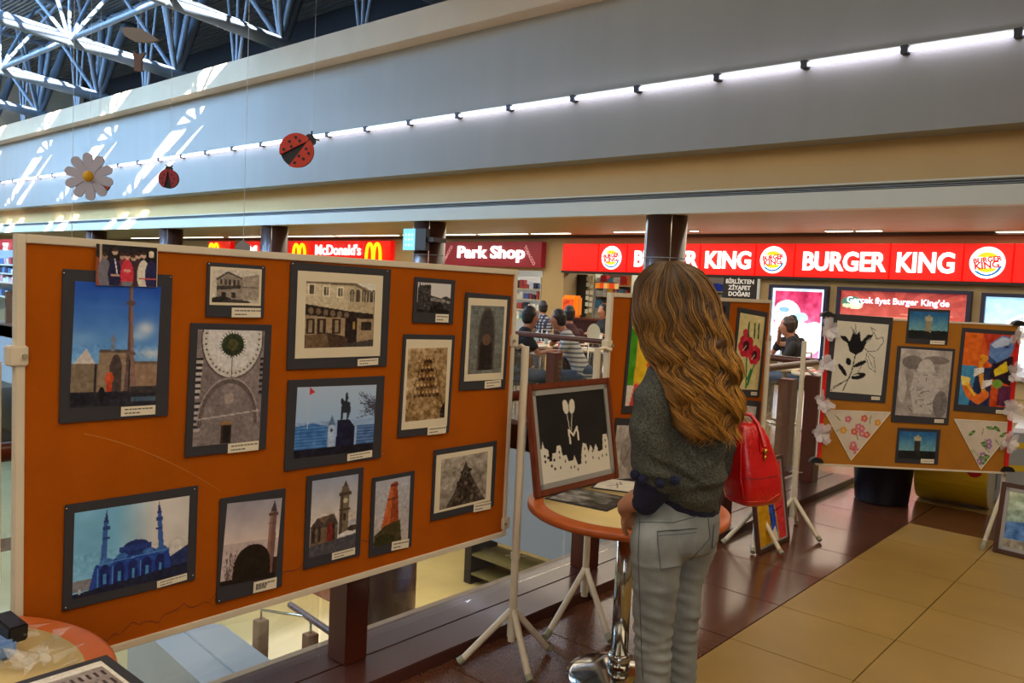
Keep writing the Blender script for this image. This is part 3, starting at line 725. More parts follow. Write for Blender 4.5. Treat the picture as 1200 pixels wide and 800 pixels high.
def plaid(name, a, b, c):
    m = mat(name, a, .8); nt = m.node_tree; bs = nt.nodes['Principled BSDF']
    tc = nt.nodes.new('ShaderNodeTexCoord'); last = None
    for ax, col, sc in (('X', b, 18), ('Z', c, 16)):
        w = nt.nodes.new('ShaderNodeTexWave'); w.bands_direction = ax; w.inputs['Scale'].default_value = sc / 3; nt.links.new(tc.outputs['Object'], w.inputs['Vector'])
        r = nt.nodes.new('ShaderNodeValToRGB'); r.color_ramp.elements[0].position = .62; r.color_ramp.elements[1].position = .7; nt.links.new(w.outputs['Fac'], r.inputs[0])
        mx = nt.nodes.new('ShaderNodeMixRGB'); nt.links.new(r.outputs[0], mx.inputs[0]); mx.inputs[2].default_value = L3(*col)
        if last: nt.links.new(last, mx.inputs[1])
        else: mx.inputs[1].default_value = L3(*a)
        last = mx.outputs[0]
    nt.links.new(last, bs.inputs['Base Color']); return m
M_plaid = plaid('blue white plaid cloth', (50, 66, 110), (170, 178, 190), (36, 44, 72))
M_stripe = plaid('white grey striped cloth', (196, 196, 190), (196, 196, 190), (96, 104, 116))
M_jeansb = mat('blue denim cloth', (62, 80, 104), .8, vary=.2, scale=10)
M_blk = mat('black cloth', (24, 22, 26), .8, vary=.2, scale=8)
seated('person in a blue plaid shirt seated in front of the plant at the counter', 637, 15.6, .5, M_plaid, M_jeansb, .05)
seated('person in a striped white shirt and jeans leaning over a table behind the railing', 686, 10.6, 1.45, M_stripe, M_jeansb, .22, zoff=-.03)
seated('person in black seated at the edge of the left board', 605, 10.2, -1.2, M_blk, M_jeansb, .1)
seated('person in dark red beside the striped shirt, seen from behind', 669, 11.8, .2, mat('dark red cloth', (66, 30, 34), .8), M_blk, .1)
seated('person in a black top with black hair seated below the pink lit screen', 929, 12.3, .1, M_blk, M_jeansb, .04)
seated('person in black with one hand raised to the face, right of the other one', 943, 11.2, 1.2, M_blk, M_jeansb, .14, armup=True, hairm=mat('brown hair', (50, 32, 24), .5, vary=.2))
seated('person in black with dark hair at the counter behind the middle board', 709, 15.2, 2.2, M_blk, M_blk, .05)

# cafe tables and what stands on them
def cafe_table(px, Z, label, r=.38, seed=0, stuff=5):
    g = dep(px, 400, Z); rg = random.Random(seed); x, y = g.x, g.y
    t = thing('cafe_table', (x, y, 0), label, 'table')
    MB().lathe((x, y, 0), [(r - .01, .70), (r, .705), (r, .73), (r - .01, .735)], 24).build('table_top', mat('pale table laminate', (196, 180, 150), .3), t)
    MB().tube([(x, y, 0), (x, y, .7)], .035, 10).build('pole', M_chrome, t)
    MB().lathe((x, y, 0), [(.22, 0), (.21, .02), (.04, .035)], 20).build('base', M_chrome, t)
    for k in range(stuff):
        w = rg.uniform(0, 6.28); d = rg.uniform(.05, r - .09); cx, cy = x + d * cos(w), y + d * sin(w)
        kind = ['paper_cup', 'food_tray', 'bottle'][rg.randint(0, 2)] if k else 'food_tray'
        col = rg.choice([(220, 220, 215), (190, 50, 40), (230, 230, 225), (210, 160, 60)])
        m = mat('%s %d' % (kind, col[1]), col, .4)
        if kind == 'paper_cup':
            o = thing(kind, (cx, cy, .735), ordw(k) + ' paper cup on the ' + label, 'cup', 'cups on the ' + label)
            MB().lathe((cx, cy, .735), [(.03, 0), (.04, .13)], 14).build('cup_body', m, o); MB().lathe((cx, cy, .735), [(.042, .13), (.042, .14)], 14).build('lid', M_white, o)
        elif kind == 'bottle':
            o = tag(MB().lathe((cx, cy, .735), [(.03, 0), (.03, .13), (.012, .17), (.012, .2)], 12).build(kind, mat('water bottle', (170, 190, 200), .1), None), ordw(k) + ' small clear bottle on the ' + label, 'bottle', 'bottles on the ' + label)
        else:
            o = tag(MB().bbox((cx - .15, cy - .1, .735), (cx + .15, cy + .1, .75), .005).build(kind, m, None), ordw(k) + ' flat food tray on the ' + label, 'tray', 'trays on the ' + label)
for k, (px, Z, lb) in enumerate([(652, 11.3, 'cafe table left of the person in stripes'), (636, 13.0, 'cafe table behind the left board edge'), (664, 13.6, 'cafe table behind the person in stripes'), (704, 14.3, 'cafe table near the middle board pole'),
                                 (618, 12.4, 'cafe table behind the person in black'), (922, 10.6, 'cafe table in front of the two people in black'), (968, 9.9, 'cafe table behind the far railing corner')]):
    cafe_table(px, Z, lb, seed=k + 2)
g = dep(695, 400, 12.2)
sg = thing('table_sign', (g.x, g.y, .735), 'small round white sign standing behind the person in stripes', 'sign')
cafe_table(695, 12.2, 'cafe table with the small round sign', seed=30, stuff=1)
MB().tube([(g.x, g.y, .736), (g.x, g.y, .86)], .01, 8).build('stem', M_chrome, sg)
MB().prism([(.1 * cos(k * pi / 12), .14 * sin(k * pi / 12)) for k in range(24)], frame((g.x, g.y, .98), R0, (0, 0, 1)), .01).build('disc', M_white, sg)

# plant at the shop
g = dep(626, 400, 16.6)
pl = thing('potted_palm', (g.x, g.y, 0), 'green potted palm left of the person in plaid, under the maroon sign', 'plant')
MB().lathe((g.x, g.y, 0), [(.16, 0), (.2, .75), (.19, .78)], 20).build('pot', mat('brown pot', (120, 84, 54), .6), pl)
rg = random.Random(5); M_leaf = mat('palm leaf', (72, 104, 44), .5, vary=.2)
for k in range(26):
    w = rg.uniform(0, 6.28); l = rg.uniform(.25, .55); m = MB(); pts = []
    for s in range(6):
        f = s / 5; pts.append(Vector((g.x + cos(w) * l * f, g.y + sin(w) * l * f, .8 + l * 1.1 * f - l * .8 * f * f)))
    sd = Vector((-sin(w), cos(w), 0)); vs = []
    for s, p_ in enumerate(pts): wd = .028 * sin(pi * (s + .6) / 6); vs += [p_ - sd * wd, p_ + sd * wd]
    m.add(vs, [(2 * s, 2 * s + 1, 2 * s + 3, 2 * s + 2) for s in range(5)], True).build('leaf', M_leaf, pl)

# ------------------------------------------------------------------ boards and stands
M_board = mat('rust orange felt board', (172, 84, 4), .9, vary=.10, scale=5, bump=.4, bscale=400, spec=.12)
M_board3 = mat('ochre felt board', (172, 108, 14), .85, vary=.08, scale=5, bump=.4, bscale=400)
M_frame = mat('cream painted frame', (216, 202, 176), .4, vary=.04, scale=8)
M_pole = mat('cream painted pole', (214, 200, 172), .4, vary=.06, scale=10)
M_foot = mat('grey foot cap', (150, 146, 120), .6)
M_mount = mat('charcoal card mount', (48, 46, 50), .7, vary=.06, scale=30)
M_paper = mat('cream paper', (222, 208, 176), .7, vary=.03)
M_cap = mat('caption paper', (226, 214, 186), .7)
M_ink = mat('grey printed ink', (110, 104, 96), .8)
M_print = cmat('photo print', .38)
M_drawing = cmat('matt drawing', .8, spec=.2)

def board(o, ex, w, h, label, m, fr=.022, th=.02, side=True):
    """o = top-left corner of the front; ex = direction to the right; thickness goes backwards"""
    ex = Vector(ex).normalized(); M = frame(o, ex, (0, 0, 1)); t = thing('display_board', M @ Vector((w / 2, -h, 0)), label, 'board')
    MB().box((fr, -h + fr, -th), (w - fr, -fr, -.002), M).build('panel', m, t)
    MB().bbox((0, -h, -th - .004), (fr, 0, .004), .002, M).build('frame_side', M_frame, t); MB().bbox((w - fr, -h, -th - .004), (w, 0, .004), .002, M).build('frame_side', M_frame, t)
    MB().bbox((fr, -fr, -th - .004), (w - fr, 0, .004), .002, M).build('frame_top', M_frame, t); MB().bbox((fr, -h, -th - .004), (w - fr, -h + fr, .004), .002, M).build('frame_bottom', M_frame, t)
    return t, M
BX = -2.26
b1, M1 = board((BX, .705, 1.677), (0, 1, 0), 1.902, 1.148, 'large rust orange display board in the foreground, covered with mosque and building photographs', M_board)
b2, M2 = board((BX, 3.31, 1.60), (0, 1, 0), 1.885, 1.13, 'rust orange display board behind the girl, with flower paintings', M_board)
P3 = dep(969, 368.5, 6.0); Q3 = dep(1196, 382, 6.0)
b3, M3 = board((P3.x, P3.y, 1.505), (Q3.x - P3.x, Q3.y - P3.y, 0), 1.43, 1.12, 'ochre display board at the right with the flower drawing and the saxophone painting', M_board3, .014)
def felt_mark(pts, w, m, name):
    P = [hit(x, y, PL(M1), .0003 - .002) for x, y in pts]; mb = MB(); vs = []
    for i, p in enumerate(P):
        k = w * (.5 + .5 * random.random()); vs += [p + Vector((0.0005, 0, k)), p + Vector((0.0005, 0, -k))]
    mb.add(vs, [(2 * i, 2 * i + 1, 2 * i + 3, 2 * i + 2) for i in range(len(P) - 1)]).build(name, m, b1)
def PL(M): return (M.translation, M.col[2].xyz)
def hit(px, py, pl, off=0):
    P, n = pl; P = P + n * off; d = ray(px, py); return EYE + d * ((P - EYE).dot(n) / d.dot(n))
sx_ = [(118 + k * 7.5, 748 - k * 2.75 + 3.5 * sin(k * .9) + 3 * sin(k * 2.3)) for k in range(44)]
felt_mark(sx_, .0028, mat('water stain', (128, 54, 4), .85), 'water_stain')
felt_mark([(98 + k * 8, 508 + 4 * sin(k * .12) + k * .9 + k * k * .115) for k in range(21)], .0012, mat('pale scratch', (196, 124, 54), .85), 'scratch')
felt_mark([(30 + k * 9, 765 - k * 1.0 + 3 * sin(k * 1.4)) for k in range(10)], .002, mat('water stain', (128, 54, 4), .85), 'water_stain')
def clamp(board_t, M, x, y, s=1):
    a, b = (x - .005, x + .04) if s > 0 else (x - .04, x + .005)
    c = MB().bbox((a, y - .026, -.03), (b, y + .026, .010), .004, M).build('clamp', M_frame, board_t)
    MB().tube([M @ Vector(((a + b) / 2 + .012 * s, y, .008)), M @ Vector(((a + b) / 2 + .012 * s, y, .02))], .006, 8).build('screw', M_foot, c)
clamp(b1, M1, .0 - .012, -.305); clamp(b1, M1, 1.902 + .012, -.30, -1); clamp(b1, M1, 1.902 + .012, -1.09, -1)
clamp(b2, M2, -.012, -.26); clamp(b2, M2, 1.885 + .012, -.26, -1)

def stand(x, y, top, legs, label, hook=None, collar=None, tab=None):
    t = thing('tripod_stand', (x, y, 0), label, 'stand', None)
    MB().tube([(x, y, .10), (x, y, top)], .0165, 14).build('pole', M_pole, t)
    MB().tube([(x, y, .12), (x, y, .24)], .021, 14).build('hub', M_pole, t)
    for (lx, ly) in legs:
        d = Vector((lx - x, ly - y, 0)); l = MB().tube([(x + d.x * .03, y + d.y * .03, .235), (lx - d.x * .08, ly - d.y * .08, .028)], .0145, 12).build('leg', M_pole, t)
        MB().tube([(lx - d.x * .10, ly - d.y * .10, .032), (lx, ly, .016)], .0165, 12).build('foot_cap', M_foot, l)
    if collar:
        MB().tube([(x, y, collar - .012), (x, y, collar + .012)], .021, 12).build('collar', M_frame, t)
        MB().tube([(x - .03, y - .03, collar), (x + .04, y + .03, collar)], .004, 6).build('bolt', M_foot, t)
    if hook is not None:
        MB().tube([(x, y, top - .02), (x, y, top - .01), ((x + hook[0]) / 2, (y + hook[1]) / 2, top), (hook[0], hook[1], top - .012)], .009, 8).build('hook_arm', M_frame, t)
    return t
stand(-2.17, 2.575, 1.36, [(-2.31, 2.40), (-2.12, 2.78), (-1.99, 2.49)], 'cream tripod stand at the right end of the foreground board', (-2.235, 2.60), .47)
stand(-2.25, .655, 1.36, [(-2.42, .50), (-2.1, .46), (-2.2, .85)], 'cream tripod stand at the left end of the foreground board')
stand(-2.262, 3.225, 1.33, [(-2.21, 2.86), (-1.98, 3.05), (-2.36, 3.45)], 'cream tripod stand under the round table, left of the board behind the girl', (-2.235, 3.30))
stand(-2.19, 5.03, 1.33, [(-2.33, 4.84), (-1.96, 4.92), (-2.15, 5.25)][:2] + [(-2.10, 4.80)], 'cream tripod stand under the red handbag')
stand(-2.14, 5.50, 1.33, [(-1.90, 5.40), (-2.25, 5.30), (-2.2, 5.74)], 'cream tripod stand in the gap between the middle and right boards', None, .42)
g = dep(1190, 400, 6.05)
stand(g.x, g.y, 1.30, [(on(1151, 641, 2, .02).x, on(1151, 641, 2, .02).y), (g.x + .22, g.y + .1), (g.x - .02, g.y + .25)], 'cream tripod stand at the right edge behind the leaning picture')

def fit(q, pl, off):
    a = [hit(x, y, pl, off) for x, y in q]; c = sum(a, Vector()) / 4
    ex = ((a[1] - a[0]) + (a[2] - a[3])) / 2; ey = ((a[3] - a[0]) + (a[2] - a[1])) / 2
    w = ex.length; h = ey.length; ex.normalize(); ey = (ey - ex * ex.dot(ey)).normalized()
    return c - ex * w / 2 - ey * h / 2, ex, -ey, w, h          # top-left, right, up
def picture(pl, label, mount, prints, cap=None, mat_=None, group=None, kind='photo_mount', off=.0005, pm=None, lines=2, bm_=None, cat='photograph'):
    """mount card with print sheet(s) and a caption slip; prints = [(quad, canvas)]"""
    o, ex, ey, w, h = fit(mount, pl, off); M = frame(o, ex, ey)
    t = thing(kind, M @ Vector((w / 2, -h, 0)), label, cat, group)
    MB().bbox((0, -h, 0), (w, 0, .004), .0012, M).build('mount', bm_ or M_mount, t); z = .0045
    if mat_:
        o2, e2, f2, w2, h2 = fit(mat_, pl, off + z); N = frame(o2, e2, f2); MB().box((0, -h2, 0), (w2, 0, .0008), N).build('paper', M_paper, t); z += .0009
    for q, cv in prints:
        o2, e2, f2, w2, h2 = fit(q, pl, off + z); sheet('print', cv, o2, o2 + e2 * w2, o2 - f2 * h2, pm or M_print, t)
    if cap:
        o2, e2, f2, w2, h2 = fit(cap, pl, off + z + .0006); N = frame(o2, e2, f2)
        c = MB().box((0, -h2, 0), (w2, 0, .0006), N).build('caption', M_cap, t); rg = random.Random(int(w * 1e4))
        for k in range(lines):
            y = -h2 * (.3 + .4 * k / max(1, lines - 1) if lines > 1 else .5); xx = w2 * .1; m = MB(); lim = w2 * (.92 if k == 0 else .5)
            while xx < lim: ww = rg.uniform(.04, .12) * w2; m.box((xx, y - h2 * .07, .0006), (xx + ww, y + h2 * .07, .0008), N); xx += ww * 1.25
            m.build('printed_line', M_ink, c, kind='stuff')
    return t
PB1, PB2, PB3 = PL(M1), PL(M2), PL(M3)
# ------------------------------------------------------------------ pictures on the foreground board
G1 = 'photographs pinned on the foreground board'
def arch_pts(cx, w, y0, ys, tip=.06, n=8):
    """pointed arch opening: bottom y0, spring line ys"""
    L = [(cx - w / 2, y0)] + [(cx - w / 2 * cos(pi / 2 * k / n), ys - (w * .55 + tip) * sin(pi / 2 * k / n)) for k in range(n + 1)]
    R_ = [(cx + w / 2 * sin(pi / 2 * k / n), ys - (w * .55 + tip) * cos(pi / 2 * k / n)) for k in range(n + 1)]
    return L + R_ + [(cx + w / 2, y0)]
def minaret(c, x, w, y0, y1, col, dark, tip=.1, tilt=0):
    c.poly([(x - w / 2 + tilt, y0), (x + w / 2 + tilt, y0), (x + w * .65, y1), (x - w * .65, y1)], col)
    c.poly([(x - w / 2 + tilt, y0 + .003), (x + tilt, y0 - tip), (x + w / 2 + tilt, y0 + .003)], dark)
# 1 tall minaret against blue sky
c = Cv(112, 158); c.grad((28, 78, 178), (120, 180, 230), 0, .7); c.noise(5, 4)
c.soft(.83, .36, .13, .07, (220, 226, 232), .9); c.soft(.93, .57, .2, .05, (214, 222, 230), .9); c.soft(.75, .42, .12, .05, (180, 204, 228), .8); c.soft(.35, .2, .3, .04, (70, 120, 205), .7); c.soft(.1, .45, .2, .06, (130, 180, 225), .6)
c.poly([(.02, .66), (.16, .53), (.27, .66)], (206, 196, 188)); c.rect(0, .65, .3, .96, (128, 112, 92)); c.rect(.3, .54, .68, .93, (146, 124, 100)); c.rect(.3, .54, .68, .565, (92, 80, 70))
c.rect(.68, .64, 1, .88, (150, 122, 98)); c.poly([(.7, .63), (1, .63), (1, .66), (.7, .66)], (110, 94, 80)); c.rect(.44, .46, .475, .55, (126, 134, 150)); c.poly([(.42, .47), (.457, .41), (.495, .47)], (120, 128, 146))
c.poly([(.615, 0), (.655, 0), (.70, .54), (.76, .9), (.60, .9), (.625, .54)], (138, 106, 92)); c.poly([(.615, 0), (.63, 0), (.66, .54), (.68, .9), (.60, .9), (.625, .54)], (98, 76, 76))
c.ell(.64, .155, .055, .022, (96, 76, 74)); c.rect(.61, .56, .72, .585, (110, 88, 76))
c.poly(arch_pts(.50, .15, .9, .72), (72, 60, 58)); c.ell(.43, .77, .05, .05, (206, 84, 44)); c.rect(.4, .8, .46, .9, (190, 70, 40))
c.rect(.26, .66, .285, .93, (40, 38, 40)); c.rect(.655, .62, .67, .93, (36, 34, 38)); c.rect(0, .88, 1, 1, (38, 38, 48)); c.rect(.68, .84, 1, .9, (58, 52, 56)); c.rect(.7, .93, 1, .97, (70, 90, 108)); c.ell(.12, .94, .16, .05, (26, 28, 38)); c.ell(.35, .9, .04, .06, (20, 20, 28)); c.noise(9, 30, c.Y > .5)
picture(PB1, 'large photograph of a tall brown minaret against blue sky, top left of the foreground board', [(72, 315), (203.5, 322), (194.5, 487), (69, 496)],
        [([(85.5, 329.6), (187, 335), (183.6, 473.6), (84, 476.6)], c)], [(141.6, 476.6), (182, 474.5), (182, 485), (142, 488)], group=G1)
# 0 group of people
c = Cv(84, 60, (28, 24, 28)); c.noise(8, 8)
c.poly([(0, .3), (.08, .35), (.14, 1), (0, 1)], (150, 76, 56)); c.rect(.06, 0, .1, .5, (190, 170, 140))
for x, col, sk, h in ((.14, (120, 116, 126), (150, 120, 106), .3), (.42, (120, 60, 66), (190, 150, 130), .28), (.6, (40, 40, 60), (200, 160, 140), .3), (.68, (70, 44, 54), (206, 170, 150), .25), (.30, (36, 34, 70), (206, 172, 150), .18), (.50, (214, 58, 72), (208, 168, 150), .28), (.77, (222, 214, 196), (206, 176, 156), .22), (.90, (40, 40, 84), (226, 206, 180), .2)):
    c.ell(x, .72, .105, .38, col); c.ell(x, h, .045, .075, sk); c.ell(x, h - .05, .045, .045, (70, 48, 40) if x < .86 else (230, 216, 190))
c.rect(.42, .88, .58, 1, (120, 120, 130)); c.line([(.3, .35), (.34, .7)], .02, (230, 220, 220)); c.rect(.24, .72, .38, .76, (200, 160, 140)); c.ell(.5, .62, .06, .04, (224, 150, 140)); c.line([(.7, .8), (.98, .8)], .03, (196, 90, 84)); c.noise(7, 30)
picture(PB1, 'small colour photograph of a group of people, overlapping the tall minaret photograph', [(112, 285), (184, 290), (184, 336.5), (112.5, 334)],
        [([(112.3, 285.3), (183.7, 290.3), (183.7, 336.2), (112.8, 333.7)], c)], off=.0055, group=G1, bm_=M_paper)
# 2 small old house
c = Cv(72, 56, (206, 196, 178)); c.noise(4, 4)
c.poly([(.1, .3), (.32, .08), (.6, .22), (.98, .1), (.98, .86), (.1, .95)], (150, 138, 124)); c.poly([(.08, .3), (.32, .06), (.62, .24), (.62, .28), (.32, .12), (.1, .34)], (60, 54, 50))
c.poly([(.1, .5), (.6, .46), (.6, .56), (.1, .62)], (70, 62, 56)); c.rect(.62, .22, .96, .9, (164, 150, 134))
for x in (.16, .25, .34, .43, .52): c.rect(x, .3, x + .05, .46, (74, 66, 60))
for x in (.2, .4): c.rect(x, .68, x + .09, .84, (52, 46, 44))
c.ell(.2, .93, .22, .12, (46, 42, 40)); c.ell(.5, .97, .3, .08, (70, 64, 60)); c.rect(.63, .5, .96, .53, (110, 100, 90)); c.noise(12, 26)
picture(PB1, 'small photograph of an old house with a bay, top row of the foreground board', [(242.4, 307), (311, 311.6), (308, 372.5), (240, 371)],
        [([(249, 314.5), (304.5, 318), (303, 355.5), (248.5, 354)], c)], [(271.5, 360.5), (306, 360.8), (305, 372), (271.5, 371.4)], [(246, 312), (306.6, 315.5), (305.4, 358.4), (246, 357)], group=G1)
# 3 dome and arch interior
c = Cv(88, 148, (132, 120, 118)); c.noise(6, 5)
c.ell(.52, .08, .46, .35, (84, 74, 72)); c.ell(.52, .08, .44, .335, (206, 200, 192)); c.ell(.52, .08, .36, .27, (216, 212, 208))
for k in range(40):
    w = k * pi / 20; c.ell(.52 + .395 * cos(w), .08 + .30 * sin(w), .014, .009, (60, 54, 56))
for k in range(26):
    w = k * 2 * pi / 26; c.poly([(.52 + .12 * cos(w - .14), .13 + .072 * sin(w - .14)), (.52 + .21 * cos(w), .13 + .125 * sin(w)), (.52 + .12 * cos(w + .14), .13 + .072 * sin(w + .14))], (44, 54, 36))
c.ell(.52, .13, .165, .098, (46, 56, 36)); c.ell(.52, .13, .08, .05, (78, 76, 46)); c.line([(.52, .22), (.52, .42)], .012, (70, 62, 62))
for k in range(7):
    y = .24 + k * .05; c.rect(0, y, .1 - k * .005, y + .025, (34, 30, 32)); c.rect(.94, y, 1, y + .025, (34, 30, 32)); c.rect(0, y + .025, .1 - k * .005, y + .05, (190, 182, 176))
for k in range(5): c.rect(0, .62 + k * .05, .09, .645 + k * .05, (40, 36, 38)); c.rect(0, .645 + k * .05, .09, .67 + k * .05, (180, 172, 168))
w = np.linspace(pi, 2 * pi, 30); c.line([(.5 + .42 * cos(a), .82 + .37 * sin(a)) for a in w], .06, (98, 86, 84)); c.line([(.5 + .45 * cos(a), .82 + .40 * sin(a)) for a in w], .016, (166, 152, 148))
c.ell(.5, .60, .07, .05, (168, 150, 140)); c.line([(.5, .5), (.5, .6)], .01, (90, 76, 70)); c.line([(.06, .77), (.96, .72)], .02, (186, 176, 170)); c.rect(.4, .81, .56, .99, (58, 46, 40)); c.rect(.43, .84, .53, .99, (24, 20, 20)); c.rect(.4, .8, .56, .83, (150, 116, 76)); c.noise(10, 34)
picture(PB1, 'upright photograph of a white dome with dark lamp, under the small house photograph', [(221.4, 378.5), (317, 380), (312, 526), (217, 535)],
        [([(230.4, 386), (309, 387.5), (305, 516), (227, 523)], c)], [(267, 520), (303, 516), (303, 527), (267, 531)], group=G1)
# 4 big stone mansion
c = Cv(96, 88, (150, 132, 106)); c.poly([(0, 0), (1, 0), (1, .2), (.72, .04), (0, .0)], (226, 220, 204))
c.poly([(0, .0), (.68, .03), (.68, .5), (0, .36)], (206, 190, 156)); c.poly([(.58, .03), (.86, .06), (.98, .2), (.98, .52), (.6, .52)], (190, 172, 138)); c.poly([(0, 0), (.7, 0), (.98, .16), (.98, .2), (.7, .05), (0, .03)], (120, 104, 84))
for x, y in ((.03, .04), (.23, .06), (.43, .07)): c.rect(x, y, x + .1, y + .17, (232, 220, 190)); c.rect(x + .02, y + .02, x + .085, y + .15, (92, 80, 66)); c.rect(x + .05, y + .02, x + .057, y + .15, (220, 206, 176))
for x in (.62, .71, .80, .88, .94): c.ell(x + .03, .16, .033, .06, (84, 74, 62)); c.rect(x, .16, x + .058, .30, (84, 74, 62)); c.rect(x + .026, .12, x + .034, .30, (210, 196, 166))
c.poly([(0, .34), (.62, .44), (.98, .48), (.98, .56), (.6, .56), (0, .5)], (44, 34, 28))
for k in range(6): c.ell(.08 + k * .1, .44 + k * .012, .035, .05, (120, 100, 78))
c.poly([(0, .52), (.98, .56), (1, .92), (0, 1)], (166, 142, 110))
for x in (.02, .17, .38): c.rect(x, .56, x + .12, .78, (58, 42, 34)); c.rect(x + .035, .58, x + .085, .76, (150, 130, 104))
for x in (.56, .64): c.rect(x, .54, x + .1, .95, (40, 30, 26))
c.rect(.8, .6, .96, .74, (50, 40, 34)); c.poly([(0, .8), (.3, .78), (.5, .9), (.5, 1), (0, 1)], (110, 86, 62)); c.poly([(.3, .76), (.6, .84), (.6, 1), (.35, 1)], (72, 54, 42)); c.poly([(.6, .94), (1, .88), (1, 1), (.6, 1)], (70, 64, 58)); c.rect(.68, .6, .71, .72, (170, 140, 60)); c.noise(10, 30)
picture(PB1, 'large photograph of a stone mansion with rows of windows, top centre of the foreground board', [(340, 306.5), (457.5, 315.5), (453, 429), (335.4, 433)],
        [([(359, 329.6), (439.5, 332.5), (437.4, 406), (356.4, 407.6)], c)], [(419, 421), (443.4, 419), (442.8, 427.4), (419, 428.6)], [(349.5, 317), (449, 323), (445, 417), (345, 420)], group=G1)
# 5 small castle
c = Cv(58, 50, (214, 210, 204)); c.poly([(.02, .2), (.06, .1), (.4, .08), (.4, .42), (.7, .5), (.86, .42), (1, .5), (1, 1), (0, 1)], (58, 56, 54))
for k in range(5): c.rect(.06 + k * .07, .02, .09 + k * .07, .1, (58, 56, 54))
c.poly([(.4, .5), (.75, .52), (1, .6), (1, .66), (.4, .6)], (130, 126, 120)); c.ell(.6, .8, .2, .18, (34, 32, 32)); c.rect(0, .9, 1, 1, (24, 22, 22)); c.noise(20, 20, c.a[..., 0] < 180)
picture(PB1, 'small black and white photograph of a castle tower, top row of the foreground board', [(485, 324), (533, 328.4), (530.4, 379.4), (483, 378)],
        [([(489.6, 330.5), (528.6, 333), (527, 367), (488.4, 365.6)], c)], [(510.6, 368), (526, 368), (525, 378), (510, 377)], group=G1)
# 6 stone portal
c = Cv(56, 110, (112, 118, 112)); c.grad((120, 138, 140), (98, 92, 84))
rg = random.Random(3)
for j in range(14):
    for i in range(6): k = rg.uniform(-14, 14); c.rect(i / 6 + (j % 2) * .08, j / 14, i / 6 + .15 + (j % 2) * .08, j / 14 + .062, (112 + k, 114 + k, 106 + k))
c.poly(arch_pts(.5, .5, .95, .44, .14), (84, 76, 66)); c.poly(arch_pts(.5, .42, .95, .5, .2), (62, 58, 56)); c.poly(arch_pts(.5, .36, .95, .66, .02), (34, 28, 28)); c.ell(.5, .5, .12, .08, (104, 78, 58)); c.noise(8, 30)
picture(PB1, 'upright photograph of a pointed stone portal in greenish grey, top right of the foreground board', [(545, 343), (599, 346), (591, 456), (537.6, 456.5)],
        [([(552, 357.5), (592, 359), (586.5, 436.4), (548, 438.5)], c)], [(568, 447), (587, 444.5), (587, 453), (568, 455)], [(549.6, 349), (595, 351), (588.6, 444.5), (543, 446.6)], group=G1)
# 7 sepia carved vault
c = Cv(60, 100, (160, 130, 88)); c.noise(9, 4)
for y, w, n in ((.16, .11, 3), (.28, .17, 4), (.40, .22, 5), (.52, .27, 6), (.62, .32, 7)):
    c.ell(.5, y, w, .06, (136, 100, 60))
    for k in range(n): x = .5 - w + 2 * w * (k + .5) / n; c.ell(x, y + .02, w / n * .9, .045, (82, 56, 34)); c.ell(x, y - .01, w / n * .5, .025, (190, 156, 104))
for s in (-1, 1): c.line([(.5 + s * .12, .1), (.5 + s * .34, .6), (.5 + s * .48, .95)], .03, (120, 90, 54))
c.poly([(.88, .85), (1, .75), (1, 1), (.86, .98)], (24, 18, 16)); c.noise(22, 9); c.noise(16, 20)
picture(PB1, 'upright sepia photograph of a carved stalactite vault, under the castle photograph', [(471.6, 392), (532.5, 392), (526, 507), (466, 512)],
        [([(478.5, 408.5), (524.4, 407), (521, 489.5), (474.6, 494)], c)], [(501, 500), (523, 498), (522.4, 507), (501, 510)], [(475.5, 398), (529, 397.4), (524, 499), (471, 503)], group=G1)
# 8 horse rider statue, blue
c = Cv(106, 92, (150, 180, 220)); c.grad((178, 198, 222), (160, 192, 226), 0, .5)
rg = random.Random(8)
for k in range(46):
    x0, y0 = rg.uniform(.74, .98), rg.uniform(.1, .5); c.line([(1, .35 + rg.uniform(-.1, .15)), (x0, y0)], .006, (70, 70, 90))
c.poly([(0, .56), (.2, .52), (.4, .58), (.4, 1), (0, 1)], (56, 110, 176)); c.rect(.76, .6, 1, .92, (60, 96, 150))
for j in range(8): c.rect(0, .58 + j * .045, .42, .59 + j * .045, (96, 150, 206))
for j in range(6): c.rect(.76, .62 + j * .045, 1, .63 + j * .045, (110, 150, 196))
c.rect(.14, 0, .15, .6, (190, 196, 210)); c.poly([(.15, 0), (.22, .08), (.15, .12)], (206, 40, 60))
c.poly([(.51, .5), (.66, .5), (.74, .62), (.74, .95), (.5, .95)], (18, 24, 56)); c.poly([(.55, .3), (.58, .22), (.66, .25), (.67, .38), (.64, .5), (.62, .5), (.62, .4), (.58, .4), (.57, .5), (.55, .5)], (38, 44, 60)); c.ell(.555, .23, .018, .05, (38, 44, 60)); c.ell(.61, .18, .018, .08, (30, 34, 50))
c.rect(.41, .55, .47, .92, (176, 196, 220)); c.poly([(.40, .56), (.44, .42), (.48, .56)], (86, 110, 150)); c.ell(.44, .64, .02, .03, (60, 70, 90)); c.rect(0, .88, 1, 1, (16, 20, 40)); c.noise(10, 24, c.Y > .5)
picture(PB1, 'blue photograph of a horse rider statue with a red flag, centre of the foreground board', [(336, 445.4), (449, 440), (447, 536), (333, 552)],
        [([(347.4, 455), (440, 449.6), (438, 528), (345, 536)], c)], [(407, 532), (436, 527), (436, 535), (407, 540)], group=G1)
